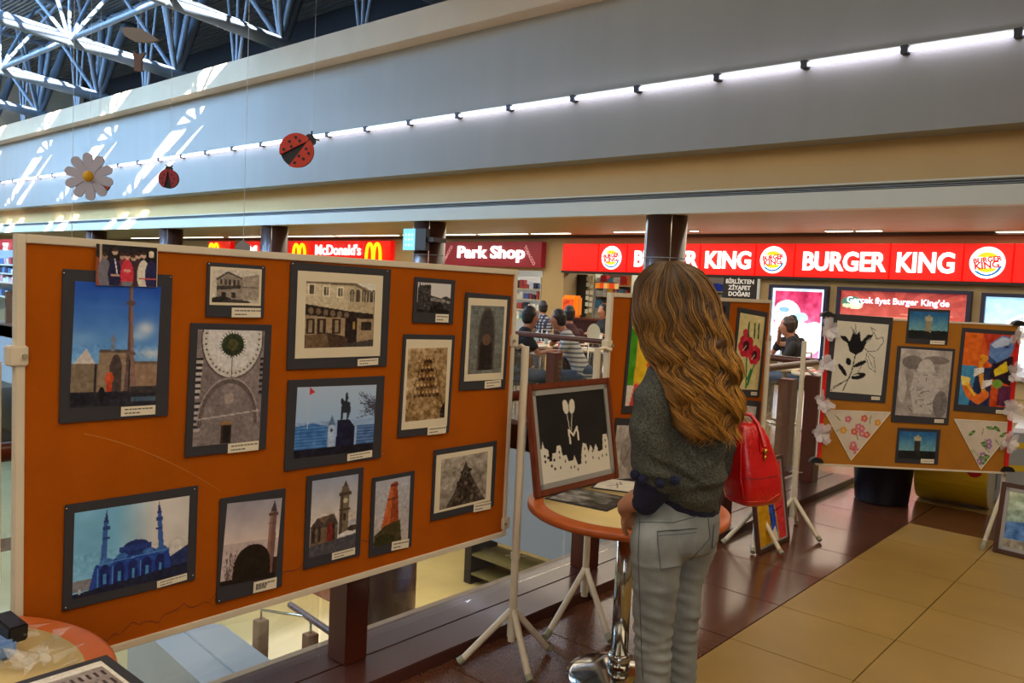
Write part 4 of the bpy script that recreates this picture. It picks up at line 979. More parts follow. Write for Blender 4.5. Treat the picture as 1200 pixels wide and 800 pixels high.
# 9 dark stalactite niche
c = Cv(66, 72, (150, 140, 126)); c.noise(16, 6)
c.poly([(.12, 1), (.3, .7), (.4, .45), (.52, .12), (.66, .45), (.8, .72), (.98, 1)], (64, 56, 48))
for k in range(46): y = random.uniform(.3, .98); w = (y - .12) * .42; x = .54 + random.uniform(-w, w); c.ell(x, y, .035, .035, random.choice([(36, 30, 26), (100, 88, 74), (28, 24, 22)]))
c.noise(14, 20)
picture(PB1, 'photograph of a dark pointed stalactite niche on cream paper, lower right of the foreground board', [(508, 527), (583, 516), (577, 593), (504, 611)],
        [([(517, 539), (572, 528), (569, 585), (515, 597)], c)], [(555, 591), (575, 587), (575, 596), (555, 600)], [(512, 533), (578, 523), (574, 586), (508, 602)], group=G1)
# 10 red brick tower
c = Cv(54, 90, (150, 150, 158)); c.grad((170, 172, 182), (190, 178, 168)); c.noise(5, 4)
c.poly([(.44, .07), (.62, .05), (.72, .86), (.16, .86)], (150, 66, 36)); c.poly([(.44, .07), (.52, .06), (.42, .86), (.16, .86)], (196, 98, 52)); c.rect(.42, .09, .64, .12, (90, 40, 26)); c.rect(.36, .3, .66, .32, (110, 48, 28))
c.poly([(.02, .82), (.32, .70), (.74, .66), (.8, 1), (.02, 1)], (66, 58, 34)); c.ell(.3, .95, .3, .12, (44, 46, 24)); c.noise(10, 20, c.Y > .1)
picture(PB1, 'narrow upright photograph of a red brick tower, bottom row of the foreground board', [(435, 560), (485, 551), (482, 640), (432, 653)],
        [([(440, 565), (480, 557), (479, 631), (438, 641)], c)], [(459, 635), (479, 631), (479, 641), (459, 645)], group=G1)
# 11 clock tower
c = Cv(70, 110, (190, 186, 190)); c.grad((150, 158, 178), (222, 206, 190), 0, .6); c.noise(5, 4)
c.rect(.62, .24, .82, .78, (120, 104, 84)); c.rect(.62, .24, .68, .78, (82, 70, 60)); c.rect(.59, .22, .85, .26, (70, 58, 50)); c.poly([(.62, .22), (.72, .06), (.82, .22)], (66, 56, 54)); c.rect(.65, .14, .79, .22, (104, 90, 74)); c.ell(.73, .33, .05, .033, (196, 186, 160)); c.rect(.60, .44, .84, .46, (66, 56, 48)); c.rect(.70, .5, .75, .6, (50, 42, 40))
c.poly([(.02, .6), (.15, .5), (.5, .48), (.58, .6), (.58, .84), (.02, .86)], (110, 90, 72)); c.poly([(.02, .6), (.15, .5), (.3, .6), (.44, .47), (.58, .6), (.58, .63), (.02, .64)], (72, 62, 60))
for x in (.08, .2, .4, .5): c.poly(arch_pts(x, .07, .82, .7), (44, 34, 32))
c.poly(arch_pts(.42, .12, .84, .7), (120, 40, 36)); c.poly([(.6, .78), (1, .7), (1, .82), (.6, .86)], (220, 214, 206)); c.poly([(0, .86), (1, .80), (1, 1), (0, 1)], (74, 72, 80)); c.ell(.92, .72, .12, .04, (60, 50, 46)); c.noise(10, 24, c.Y > .45)
picture(PB1, 'upright photograph of a stone clock tower, bottom row of the foreground board', [(358, 558), (425, 547), (422, 650), (356, 667)],
        [([(365, 564), (419, 555), (417, 641), (363, 653)], c)], [(389, 648), (416, 641), (416, 649), (389, 656)], group=G1)
# 12 minaret behind a round dark tree
c = Cv(78, 112, (196, 178, 172)); c.grad((150, 146, 158), (220, 200, 190), 0, .5); c.noise(7, 3)
rg = random.Random(4)
for k in range(30): x = rg.uniform(.02, .3); c.line([(.12, 1), (x, .55 + rg.uniform(0, .35))], .006, (110, 90, 92))
c.poly([(.80, .16), (.92, .16), (.95, 1), (.78, 1)], (120, 88, 80)); c.poly([(.80, .16), (.85, .16), (.84, 1), (.78, 1)], (150, 112, 98)); c.poly([(.80, .16), (.86, .02), (.92, .16)], (72, 56, 62)); c.rect(.77, .18, .95, .21, (90, 66, 64)); c.rect(.77, .3, .93, .315, (96, 70, 66))
c.ell(.54, .80, .33, .26, (26, 20, 20)); c.rect(.2, .84, .88, 1, (24, 18, 18)); c.rect(.92, .74, 1, .95, (52, 30, 30)); c.rect(0, .94, 1, 1, (20, 16, 18)); c.noise(5, 20, c.Y > .5)
picture(PB1, 'upright photograph of a minaret behind a round black tree on the foreground board', [(256, 584), (333, 572), (331, 686), (254, 707)],
        [([(263, 592), (328, 582), (325, 676), (261, 685)], c)], [(297, 682), (324, 676), (324, 688), (297, 695)], lines=4, group=G1)
# 13 blue mosque
c = Cv(146, 110, (150, 200, 226)); c.grad((104, 172, 214), (214, 212, 208), 0, .9); c.put((c.X > .55) & (c.Y < .7), (214, 206, 196)); t_ = np.clip((c.X - .35) / .35, 0, 1)[..., None]; c.a = np.array([118, 182, 218.]) * (1 - t_) + np.array([212, 206, 198.]) * t_; c.noise(7, 4)
c.rect(0, .8, .18, .93, (130, 130, 136)); c.poly([(.8, .75), (1, .62), (1, .9), (.8, .9)], (26, 46, 96))
for x0, yt in ((.25, .05), (.74, .04)):
    t1 = .01 if x0 < .5 else -.02; c.poly([(x0 + t1 - .018, yt + .1), (x0 + t1 + .018, yt + .1), (x0 - t1 + .03, .86), (x0 - t1 - .03, .86)], (52, 96, 166)); c.poly([(x0 + t1 - .02, yt + .12), (x0 + t1 * 1.3, yt - .03), (x0 + t1 + .02, yt + .12)], (30, 50, 110)); c.rect(x0 + t1 - .03, yt + .17, x0 + t1 + .035, yt + .21, (34, 62, 126)); c.rect(x0 + t1 - .028, yt + .3, x0 + t1 + .033, yt + .32, (34, 62, 126))
c.poly([(.18, .66), (.35, .62), (.4, .56), (.65, .56), (.7, .6), (.82, .62), (.84, .9), (.12, 1)], (24, 66, 152)); c.ell(.52, .53, .12, .09, (22, 46, 110)); c.rect(.38, .5, .66, .56, (28, 58, 130)); c.ell(.27, .65, .06, .05, (60, 110, 180)); c.ell(.75, .62, .05, .05, (50, 100, 170)); c.ell(.4, .61, .05, .04, (54, 104, 176)); c.ell(.63, .61, .05, .04, (54, 104, 176))
for k in range(5): x = .26 + k * .12; c.poly(arch_pts(x, .085, .95, .74, .02), (12, 34, 100)); c.line([(x - .055, .95), (x - .055, .7)], .006, (90, 150, 210)); c.rect(x - .01, .78, x + .015, .9, (70, 140, 200))
c.line([(.2, .66), (.82, .63)], .008, (90, 150, 210)); c.poly([(0, .95), (.5, .9), (1, .84), (1, 1), (0, 1)], (16, 28, 60)); c.ell(.06, .93, .012, .03, (190, 196, 206)); c.noise(9, 40, c.Y > .5)
picture(PB1, 'wide photograph of a blue mosque with two minarets, bottom left of the foreground board', [(74, 591), (231, 569), (229, 678), (74, 716)],
        [([(86, 602), (221, 580), (220, 672), (86, 701)], c)], [(184, 681), (219, 671), (219, 679), (184, 689)], group=G1)
# drawing pins and stain marks on the board
PINW = ['top left corner of the tall minaret photograph', 'top right corner of the tall minaret photograph', 'top left corner of the old house photograph', 'top right corner of the old house photograph', 'top left corner of the mansion photograph', 'top right corner of the mansion photograph', 'top left corner of the blue mosque photograph', 'top right corner of the blue mosque photograph', 'bottom left corner of the blue mosque photograph', 'bottom right corner of the blue mosque photograph', 'bottom left corner of the black tree photograph', 'lower right corner of the horse rider photograph']
for k, (x, y) in enumerate([(75, 320), (200, 325), (245, 309), (308, 314), (343, 309), (454, 318), (78, 596), (228, 573), (77, 712), (226, 674), (257, 704), (449, 532)]):
    p = hit(x, y, PB1, .0055); tag(MB().ball(p, .0028, 8, 6).build('drawing_pin', M_chrome, None), 'tiny drawing pin in the ' + PINW[k], 'pin', 'drawing pins on the foreground board')

# ------------------------------------------------------------------ board behind the girl
G2 = 'pictures on the board behind the girl'
c = Cv(90, 120, (222, 200, 90)); c.grad((226, 214, 70), (236, 150, 60)); c.poly([(0, .25), (.12, .22), (.1, .8), (0, .8)], (70, 150, 30)); c.poly([(.0, 0), (.2, .0), (.14, .3), (0, .25)], (190, 210, 40)); c.poly([(.2, .1), (.4, .4), (.3, .8), (.1, .75)], (238, 196, 40)); c.poly([(.35, .3), (.5, .5), (.34, .85), (.28, .6)], (230, 96, 40))
c.rect(0, .8, .12, 1, (226, 214, 200)); c.poly([(.12, .78), (.3, .82), (.2, 1), (.06, 1)], (220, 70, 50)); c.ell(.5, .7, .08, .07, (40, 70, 180)); c.poly([(.4, .4), (.6, .5), (.62, .62), (.45, .6)], (110, 90, 110)); c.ell(.4, .6, .05, .1, (226, 206, 190)); c.ell(.7, .3, .2, .2, (210, 110, 50)); c.ell(.8, .7, .15, .2, (80, 160, 60)); c.noise(8, 12)
picture(PB2, 'abstract green, yellow and orange painting partly hidden by the hair of the girl', [(739, 349), (818, 352), (808, 484), (729, 480)], [([(743, 357), (812, 360), (802, 476), (733, 472)], c)], group=G2, pm=M_drawing, cat='painting')
c = Cv(50, 90, (40, 38, 40)); c.poly([(.1, .15), (.5, .05), (.55, .2), (.7, .15), (.5, .4), (.2, .3)], (190, 188, 180)); c.poly([(.3, .5), (.6, .45), (.5, .8)], (150, 148, 140)); c.noise(8, 8)
picture(PB2, 'black picture with white shapes between the hair of the girl and the red flower painting', [(820, 351), (854, 353), (848, 462), (813, 462)], [([(823, 356), (850, 358), (844, 456), (817, 456)], c)], group=G2, pm=M_drawing, cat='painting')
c = Cv(60, 150, (216, 200, 140)); c.noise(6, 4)
for x, y, s in ((.35, .42, 1.0), (.72, .53, .85)):
    c.line([(x + .05, y + .1), (.5, .98)], .05, (50, 120, 50))
    for k in range(7):
        w = k * 2 * pi / 7 + .3; c.ell(x + .17 * s * cos(w), y + .085 * s * sin(w), .13 * s, .075 * s, (206, 48, 66) if k % 2 else (190, 34, 54))
    c.ell(x, y, .12 * s, .07 * s, (66, 14, 26)); c.line([(x, y), (x - .1, y + .06)], .03, (220, 190, 170))
c.ell(.3, .25, .12, .05, (200, 50, 70))
for x in (.38, .62, .78): c.line([(x, .12), (x + .02, .3)], .06, (44, 90, 50)); c.line([(x, .1), (x, .14)], .03, (60, 120, 60))
c.poly([(.5, .85), (.62, .7), (.7, .76), (.58, .95)], (40, 120, 60)); c.line([(.5, .98), (.45, .7)], .04, (60, 130, 60)); c.noise(5, 20)
picture(PB2, 'painting of two red poppies on cream, right end of the board behind the girl', [(863, 361), (898.5, 364.5), (890.5, 466.5), (856, 464)], [([(866.5, 367), (895.8, 370.5), (888.6, 457.5), (860, 455)], c)], [(880, 459), (887, 459.3), (887, 463), (880, 462.8)], group=G2, pm=M_drawing, lines=1, cat='painting')
c = Cv(70, 60, (176, 168, 162)); c.noise(16, 6); c.ell(.4, .5, .25, .3, (150, 142, 136)); c.line([(.2, .8), (.4, .4), (.7, .3)], .02, (110, 104, 100)); c.noise(9, 20)
picture(PB2, 'grey pencil drawing on dark card, low on the board behind the framed balloon picture', [(719, 492), (775, 490), (768, 572), (713, 570)], [([(722, 500), (768, 497), (762, 560), (717, 560)], c)], group=G2, pm=M_drawing, cat='drawing')
c2 = Cv(40, 80, (190, 182, 172)); c2.noise(12, 6); c2.ell(.6, .4, .25, .2, (160, 140, 136)); c2.noise(8, 16)
picture(PB2, 'pale pencil drawing on dark card under the red poppies, above the red handbag', [(850, 467), (892, 469), (882, 545), (842, 543)], [([(854, 474), (888, 476), (878, 538), (845, 537)], c2)], group=G2, pm=M_drawing, cat='drawing')

# ------------------------------------------------------------------ board at the right
G3 = 'pictures on the ochre board at the right'
c = Cv(80, 110, (212, 204, 184)); c.noise(3, 4); K = (26, 24, 26)
c.poly([(.15, .27), (.08, .21), (.2, .21), (.28, .28), (.33, .14), (.38, .2), (.45, .12), (.5, .27), (.62, .16), (.72, .17), (.6, .26), (.55, .4), (.43, .46), (.3, .42), (.24, .3)], K)
for x1, y1 in ((.28, .08), (.36, .04), (.33, .1)): c.line([(.4, .22), (x1, y1)], .012, K)
c.line([(.42, .44), (.38, .7), (.25, .97)], .018, K); c.line([(.06, .93), (.3, .82), (.36, .78)], .016, K); c.line([(.02, .98), (.25, .85)], .012, K); c.line([(.5, .7), (.62, .5), (.64, .4)], .01, K)
c.line([(.56, .35), (.66, .4), (.82, .38), (.93, .25), (.9, .18), (.8, .22), (.72, .12), (.68, .22), (.6, .28), (.56, .35)], .012, K); c.line([(.7, .12), (.66, .06), (.76, .1)], .01, K)
c.line([(.66, .42), (.78, .48), (.84, .68), (.7, .62), (.64, .5)], .01, K); c.line([(.66, .46), (.78, .62)], .008, K)
c.ell(.3, .56, .06, .045, K, .6); c.ell(.52, .58, .13, .03, K, -.35); c.ell(.2, .68, .12, .035, K, .7); c.ell(.16, .70, .04, .015, (212, 204, 184), .6); c.ell(.52, .75, .14, .045, K, -.2); c.ell(.47, .74, .07, .01, (212, 204, 184), -.2)
picture(PB3, 'black and cream ink drawing of tulips, left end of the ochre board', [(972.4, 367), (1046, 372), (1038, 472), (966, 467.6)], [([(980, 375.6), (1040.5, 380), (1033.6, 463.5), (974, 458.4)], c)], [(1021, 464.5), (1031, 464.9), (1031, 468.5), (1021, 468.2)], group=G3, pm=M_drawing, lines=1, cat='drawing')
def tower_cv(seed):
    c = Cv(52, 42); c.grad((26, 92, 150), (120, 170, 176), 0, .7); c.rect(0, .7, 1, 1, (24, 28, 30)); c.rect(.42, .3, .58, .75, (150, 140, 110)) if seed else c.rect(.42, .22, .58, .88, (52, 46, 40)); c.rect(.40, .2, .60, .34, (176, 170, 140))
    c.poly([(.44, .2), (.5, .1), (.56, .2)], (160, 150, 120)); rg = random.Random(seed)
    for k in range(16): c.ell(rg.uniform(0, 1), .75 + rg.uniform(0, .08), .05, .08, (20, 24, 24))
    c.noise(7, 16); return c
picture(PB3, 'small blue clock tower photograph sticking up over the top edge of the ochre board', [(1063.6, 361), (1113, 363), (1110.4, 404.4), (1061.5, 401.4)], [([(1066, 364.5), (1112, 366), (1109.5, 398), (1064.5, 396)], tower_cv(1))], [(1090, 398.8), (1107, 399.4), (1107, 403.6), (1090, 403)], group=G3, lines=1)
c = Cv(76, 100, (168, 158, 150)); c.noise(14, 5); c.ell(.25, .2, .2, .1, (120, 112, 106)); c.ell(.7, .15, .25, .06, (130, 120, 114)); c.ell(.52, .3, .16, .16, (196, 188, 180)); c.poly([(.3, .35), (.7, .3), (.8, .6), (.7, .95), (.35, .95), (.25, .6)], (186, 178, 170))
for k in range(26): w = random.uniform(0, 6.28); x = random.uniform(.25, .75); y = random.uniform(.25, .9); c.line([(x, y), (x + .09 * cos(w), y + .06 * sin(w))], .012, (104, 98, 94))
c.ell(.85, .8, .14, .2, (120, 112, 108)); c.ell(.1, .6, .08, .2, (186, 178, 170)); c.noise(7, 24)
picture(PB3, 'grey pencil drawing of figures, middle of the ochre board', [(1051, 405), (1118.5, 408.6), (1112, 498), (1044.4, 494)], [([(1054, 408), (1115.5, 411.6), (1109.5, 490), (1051, 486)], c)], [(1095, 491), (1106, 491.4), (1106, 495.4), (1095, 495)], group=G3, pm=M_drawing, lines=1, cat='drawing')
c = Cv(78, 108, (210, 84, 30)); c.noise(12, 5); c.rect(0, 0, .35, .45, (224, 104, 30)); c.poly([(.35, 0), (1, 0), (1, .35), (.5, .3)], (190, 60, 36)); c.rect(0, .45, .3, 1, (70, 140, 180)); c.poly([(.3, .5), (.6, .45), (.6, 1), (.2, 1)], (40, 50, 80)); c.poly([(.6, .3), (.98, .3), (.98, .7), (.55, .6)], (40, 24, 40)); c.rect(.75, .7, 1, .98, (96, 40, 70))
c.poly([(.5, .14), (.72, .02), (.92, .04), (.98, .16), (.9, .3), (.66, .4), (.5, .34)], (96, 130, 186)); c.poly([(.52, .15), (.72, .04), (.9, .06), (.86, .14), (.6, .2)], (190, 204, 226)); c.ell(.83, .17, .05, .02, (60, 70, 120)); c.poly([(.5, .3), (.66, .38), (.56, .42), (.46, .36)], (50, 70, 120))
c.poly([(.62, .5), (.85, .36), (.9, .5), (.66, .58)], (226, 196, 40)); c.line([(.38, .32), (.46, .34), (.36, .42), (.4, .62), (.48, .82)], .085, (226, 150, 40)); c.line([(.5, .84), (.38, .92), (.2, .84), (.1, .68)], .16, (224, 110, 36)); c.poly([(.0, .6), (.2, .62), (.16, .74), (.04, .72)], (238, 214, 110)); c.line([(.12, .7), (.3, .85)], .05, (240, 190, 70))
for x, y in ((.26, .5), (.44, .66)):
    for k in range(4): c.line([(x + .16, y - .02 + k * .015), (x, y + k * .03)], .028, (236, 232, 224)); c.line([(x + .16, y + k * .015), (x + .01, y + .015 + k * .03)], .006, (40, 40, 50))
c.ell(.72, .68, .1, .06, (120, 160, 60)); c.noise(8, 14)
picture(PB3, 'colourful painting of a saxophone player on the ochre board', [(1126, 384), (1195, 388), (1187, 486.5), (1118.5, 480.5)], [([(1131.4, 389), (1190, 393), (1184, 477.5), (1123, 473.6)], c)], [(1167, 480), (1179, 480.8), (1179, 485), (1167, 484.2)], group=G3, pm=M_drawing, lines=1, cat='painting')
picture(PB3, 'small blue photograph of a dark tower, below the grey drawing on the ochre board', [(1051.6, 501), (1102, 503), (1099, 544.4), (1048.6, 541.4)], [([(1055, 505), (1097.5, 506.5), (1095.5, 538.5), (1051.8, 537)], tower_cv(0))], [(1079, 537.5), (1094.5, 538), (1094.5, 543), (1079, 542.4)], group=G3, lines=1)
# two triangular embroidered cloths
M_flat = cmat('embroidered cloth', .85, spec=.1, bump=.5)
def pennant(q, label, reds):
    a = [hit(x, y, PB3, .0006) for x, y in q]; ex = (a[1] - a[0]).normalized(); n = PB3[1]; ey = n.cross(ex); M = frame(a[0], ex, ey); Mi = M.inverted(); l = [Mi @ p for p in a]
    W_, H_ = l[1].x, -l[2].y; cx = l[2].x / W_; rg = random.Random(reds)
    cv = Cv(88, 64, (206, 190, 168)); cv.noise(4, 6)
    for k in range(7 if reds else 12): x, y = rg.uniform(.1, .9), rg.uniform(.08, .8); cv.line([(x, y), (x + rg.uniform(-.14, .14), y + rg.uniform(.05, .2))], .012, (104, 138, 70))
    for k in range(13):
        y = rg.uniform(.08, .85); hw = (1 - y) * .5; x = cx * y + (1 - y) * .5 + rg.uniform(-hw, hw) * .85; col = rg.choice([(206, 92, 84), (206, 92, 84), (214, 150, 60), (200, 110, 130)] if reds else [(150, 110, 160), (90, 130, 70), (150, 110, 160), (96, 140, 76)])
        if col[1] > 125 and not reds: cv.ell(x, y, .07, .03, (70, 110, 50), rg.uniform(-1, 1)); cv.ell(x, y, .045, .015, (130, 160, 90), 0)
        else:
            for j in range(5): w = j * 1.257; cv.ell(x + .03 * cos(w), y + .04 * sin(w), .024, .032, col)
            cv.ell(x, y, .014, .02, (230, 200, 110))
    t = thing('triangular_cloth', a[0].lerp(a[1], .5), label, 'cloth', G3)
    MB().prism([(p.x, p.y) for p in l], M, .003).build('cloth', mat('cloth backing', (206, 192, 172), .9), t)
    m = t; tri = sheet('print', cv, M @ Vector((0, 0, .0036)), M @ Vector((W_, 0, .0036)), M @ Vector((0, -H_, .0036)), M_flat, t)
    bm = bmesh.new(); bm.from_mesh(tri.data); A, B, C_ = l
    def inside(p):
        q_ = Mi @ p; s = [(B - A).x * (q_.y - A.y) - (B - A).y * (q_.x - A.x), (C_ - B).x * (q_.y - B.y) - (C_ - B).y * (q_.x - B.x), (A - C_).x * (q_.y - C_.y) - (A - C_).y * (q_.x - C_.x)]
        return all(v <= 1e-5 for v in s)
    bmesh.ops.delete(bm, geom=[f for f in bm.faces if not inside(f.calc_center_median())], context='FACES'); bm.to_mesh(tri.data); bm.free()
    for i in range(3):
        p0, p1 = l[i], l[(i + 1) % 3]; MB().tube([M @ Vector((p0.x, p0.y, .003)), M @ Vector((p1.x, p1.y, .003))], .0035, 8).build('edging', M_paper, t)
pennant([(965, 480), (1043.5, 483), (997, 539)], 'triangular cloth with red and orange flowers, lower left of the ochre board', 1)
pennant([(1118, 491), (1192, 495.5), (1149, 549.5)], 'triangular cloth with purple flowers and green leaves on the ochre board', 0)
# red ribbon and tulle tied down both sides, black corner clips
M_ribbon = mat('red ribbon', (206, 30, 22), .4, vary=.15, scale=10)
M_tulle = mat('white tulle', (235, 228, 225), .7, alpha=.42)
for sx, lb in ((.014, 'left'), (1.416, 'right')):
    r = MB().box((sx - .016, -1.06, .006), (sx + .016, -.06, .009), M3).build('ribbon', M_ribbon, None)
    tag(r, 'red ribbon running down the %s edge of the ochre board' % lb, 'ribbon')
    rg = random.Random(int(sx * 10)); nm = 0
    for yy, where in ((-.10, 'top'), (-.36, 'upper'), (-.64, 'lower'), (-.88, 'bottom')):
        m = MB(); c0 = M3 @ Vector((sx, yy, .014))
        for k in range(22):
            w = rg.uniform(0, 6.28); l = rg.uniform(.035, .085); d = M3.to_3x3() @ Vector((cos(w) * l, sin(w) * l * 1.1, rg.uniform(.0, .045))); s_ = M3.to_3x3() @ Vector((-sin(w), cos(w), rg.uniform(-.8, .8))) * .022
            m.add([c0, c0 + d * .6 - s_, c0 + d * .6 + s_, c0 + d + s_ * .7, c0 + d - s_ * .5], [(0, 1, 4), (0, 4, 3), (0, 3, 2)], True)
        o = m.build('tulle_bow', M_tulle, None); tag(o, '%s white tulle bow on the %s edge of the ochre board' % (where, lb), 'bow', 'tulle bows on the ochre board')
for (x, y), lb in (((.0, -1.09), 'bottom left'), ((1.43, -1.09), 'bottom right'), ((.005, -.0), 'top left'), ((1.42, 0.0), 'top right')):
    o = MB().prism([(.05 * cos(k * pi / 10), .04 * sin(k * pi / 10)) for k in range(11)], M3 @ Matrix.Translation((x, y - .01, -.03)), .045).build('corner_clip', M_black, b3)

# ------------------------------------------------------------------ round tables
M_rim = mat('orange wood table rim', (186, 92, 40), .4, vary=.12, scale=14, coat=.08)
M_top = mat('cream table laminate', (236, 208, 140), .3, vary=.05, scale=6)
def round_table(x, y, r, label):
    t = thing('round_table', (x, y, 0), label, 'table')
    MB().lathe((x, y, 0), [(r - .10, .700), (r - .01, .698), (r, .706), (r + .002, .715), (r, .728), (r - .008, .731), (r - .062, .731)], 72).build('rim', M_rim, t)
    MB().lathe((x, y, 0), [(r - .068, .705), (r - .063, .7325)], 72).build('table_top', M_top, t)
    MB().lathe((x, y, 0), [(.036, .045), (.036, .70)], 32).build('pole', M_chrome, t)
    MB().lathe((x, y, 0), [(.046, .04), (.046, .10), (.037, .105)], 32).build('pole_collar', M_chrome, t)
    MB().lathe((x, y, 0), [(.215, 0), (.215, .008), (.19, .02), (.12, .035), (.05, .045)], 56).build('base', M_chrome, t)
    MB().lathe((x, y, 0), [(.10, .685), (.10, .699)], 24).build('mounting_plate', M_black, t)
TX, TY, TR = -1.782, 2.816, .412
round_table(TX, TY, TR, 'round table with an orange wooden rim in front of the girl')
round_table(-1.93, .37, .42, 'round table with an orange wooden rim in the bottom left corner')

def framed(name, label, bl, br, up, h, cv, fw, molding, liner, liner_w, pm=None, grp=None, cat='framed picture'):
    """framed picture from the bottom edge and the direction up its face"""
    ex = (br - bl); w = ex.length; up = Vector(up).normalized(); M = frame(bl, ex, up); t = thing(name, (bl + br) / 2, label, cat, grp)
    for nm, a, b in (('frame_side', (0, 0), (fw, h)), ('frame_side', (w - fw, 0), (w, h)), ('frame_bottom', (fw, 0), (w - fw, fw)), ('frame_top', (fw, h - fw), (w - fw, h))):
        MB().bbox((a[0], a[1], -.018), (b[0], b[1], .008), .004, M).build(nm, molding, t)
    g = fw
    lm = MB()
    lm.box((g, g, -.004), (g + liner_w, h - g, .003), M).box((w - g - liner_w, g, -.004), (w - g, h - g, .003), M).box((g, g, -.004), (w - g, g + liner_w, .003), M).box((g, h - g - liner_w, -.004), (w - g, h - g, .003), M)
    lm.build('liner', liner, t); g += liner_w
    MB().box((fw * .5, fw * .5, -.016), (w - fw * .5, h - fw * .5, -.006), M).build('backing', M_black, t)
    sheet('picture_sheet', cv, M @ Vector((g, h - g, -.003)), M @ Vector((w - g, h - g, -.003)), M @ Vector((g, g, -.003)), pm or M_print, t)
    return t, M, w
M_mold = mat('red brown frame moulding', (112, 52, 30), .3, vary=.15, scale=20, coat=.3)
M_liner = mat('silver grey liner', (150, 146, 140), .4, vary=.05)
M_mold2 = mat('dark wood frame moulding', (74, 46, 34), .35, vary=.15, scale=20, coat=.2)
# balloon picture on the table
c = Cv(124, 130, (28, 26, 28)); c.noise(3, 5); Wt = (216, 208, 190)
c.ell(.41, .17, .042, .085, Wt, -.12); c.ell(.50, .17, .042, .085, Wt, .12); c.line([(.42, .26), (.44, .45)], .008, Wt); c.line([(.49, .26), (.46, .45)], .008, Wt)
c.line([(.43, .60), (.425, .44), (.485, .51), (.545, .42), (.555, .57)], .024, Wt)
c.poly([(0, 1), (0, .62), (.04, .60), (.05, .52), (.07, .6), (.12, .63), (.12, .76), (.16, .76), (.17, .68), (.22, .68), (.24, .6), (.29, .6), (.31, .72), (.36, .72), (.38, .80), (.45, .80), (.47, .74), (.51, .86), (.56, .86), (.58, .72), (.61, .62), (.66, .64), (.68, .74), (.72, .66), (.76, .74), (.80, .66), (.85, .76), (.90, .74), (.92, .56), (.98, .56), (1, .66), (1, 1)], Wt)
rg = random.Random(9)
for k in range(60): x, y = rg.uniform(.02, .96), rg.uniform(.66, .98); 
for x, y in ((.06, .68), (.06, .74), (.14, .80), (.18, .74), (.18, .84), (.26, .66), (.26, .72), (.26, .84), (.33, .78), (.4, .86), (.5, .9), (.62, .68), (.62, .76), (.62, .84), (.73, .72), (.73, .8), (.82, .72), (.82, .82), (.94, .62), (.94, .7), (.94, .8), (.88, .8), (.1, .7), (.3, .66), (.45, .86)): c.rect(x, y, x + .018, y + .03, (28, 26, 28))
bl = on(626, 583, 2, .735); br = on(722, 559, 2, .735)
blv = Vector((-2.06, 2.545, .735)); 
bl = Vector((bl.x + .012, bl.y, .734)); br = Vector((br.x + .012, br.y, .734))
tp = (hit(614, 451, (Vector(bl) + Vector((-.085, 0, 0)), Vector((1, 0, 0)))) - bl)
framed('framed_picture', 'framed black picture with two white balloons over a white city, standing on the round table', bl, br, Vector((-.085, tp.y * .5, tp.z)), Vector((-.085, tp.y * .5, tp.z)).length, c, .028, M_mold, M_liner, .022)
# flat pictures lying on the table
def flat(name, label, q, z, cv, m, border, bm_, cat='photograph', th=.003):
    a = [on(x, y, 2, z) for x, y in q]; c0 = sum(a, Vector()) / 4; ex = ((a[1] - a[0]) + (a[2] - a[3])) / 2; ey = ((a[3] - a[0]) + (a[2] - a[1])) / 2; w, h = ex.length, ey.length; ex.normalize(); ey = (ey - ex * ex.dot(ey)).normalized()
    o = c0 - ex * w / 2 - ey * h / 2; M = frame(o, ex, -ey); t = thing(name, c0, label, cat)
    MB().box((0, -h, 0), (w, 0, th), M).build('mount', bm_, t); b = border
    sheet('print', cv, M @ Vector((b, -b, th + .0006)), M @ Vector((w - b, -b, th + .0006)), M @ Vector((b, -h + b, th + .0006)), m, t)
c = Cv(100, 60, (90, 88, 84)); c.noise(40, 7); c.rect(0, .85, 1, 1, (60, 58, 56)); c.noise(22, 24)
flat('flat_photograph', 'grey photograph lying flat on the round table in front of the framed picture', [(641, 583), (679, 570), (737, 586), (709, 601)], .7335, c, M_print, .012, M_mount)
c = Cv(60, 40, (214, 206, 190)); c.line([(.3, .3), (.6, .6), (.8, .5)], .03, (90, 90, 94)); c.line([(.2, .6), (.7, .45)], .02, (110, 110, 110)); c.noise(5, 10)
flat('paper_sheet', 'white sheet with a small sketch lying on the round table beside the hand', [(692, 569), (712, 560), (746, 566), (742, 581)], .7335, c, M_drawing, .008, M_mount, 'paper')
c = Cv(120, 80, (214, 204, 186)); c.rect(.0, .12, 1, 1, (150, 136, 128)); c.noise(10, 8)
for k in range(9): c.rect(.06 + k * .1, .28, .1 + k * .1, .42, (60, 48, 46)); c.rect(.06 + k * .1, .55, .1 + k * .1, .72, (60, 48, 46))
c.rect(0, 0, .08, 1, (222, 214, 196)); c.rect(.94, 0, 1, 1, (222, 214, 196)); c.rect(0, 0, 1, .16, (222, 214, 196)); c.noise(8, 30)
flat('mounted_photograph', 'dark mounted photograph lying on the round table in the bottom left corner', [(5, 803), (129, 769), (172, 806), (60, 850)], .7335, c, M_print, .022, M_mount)
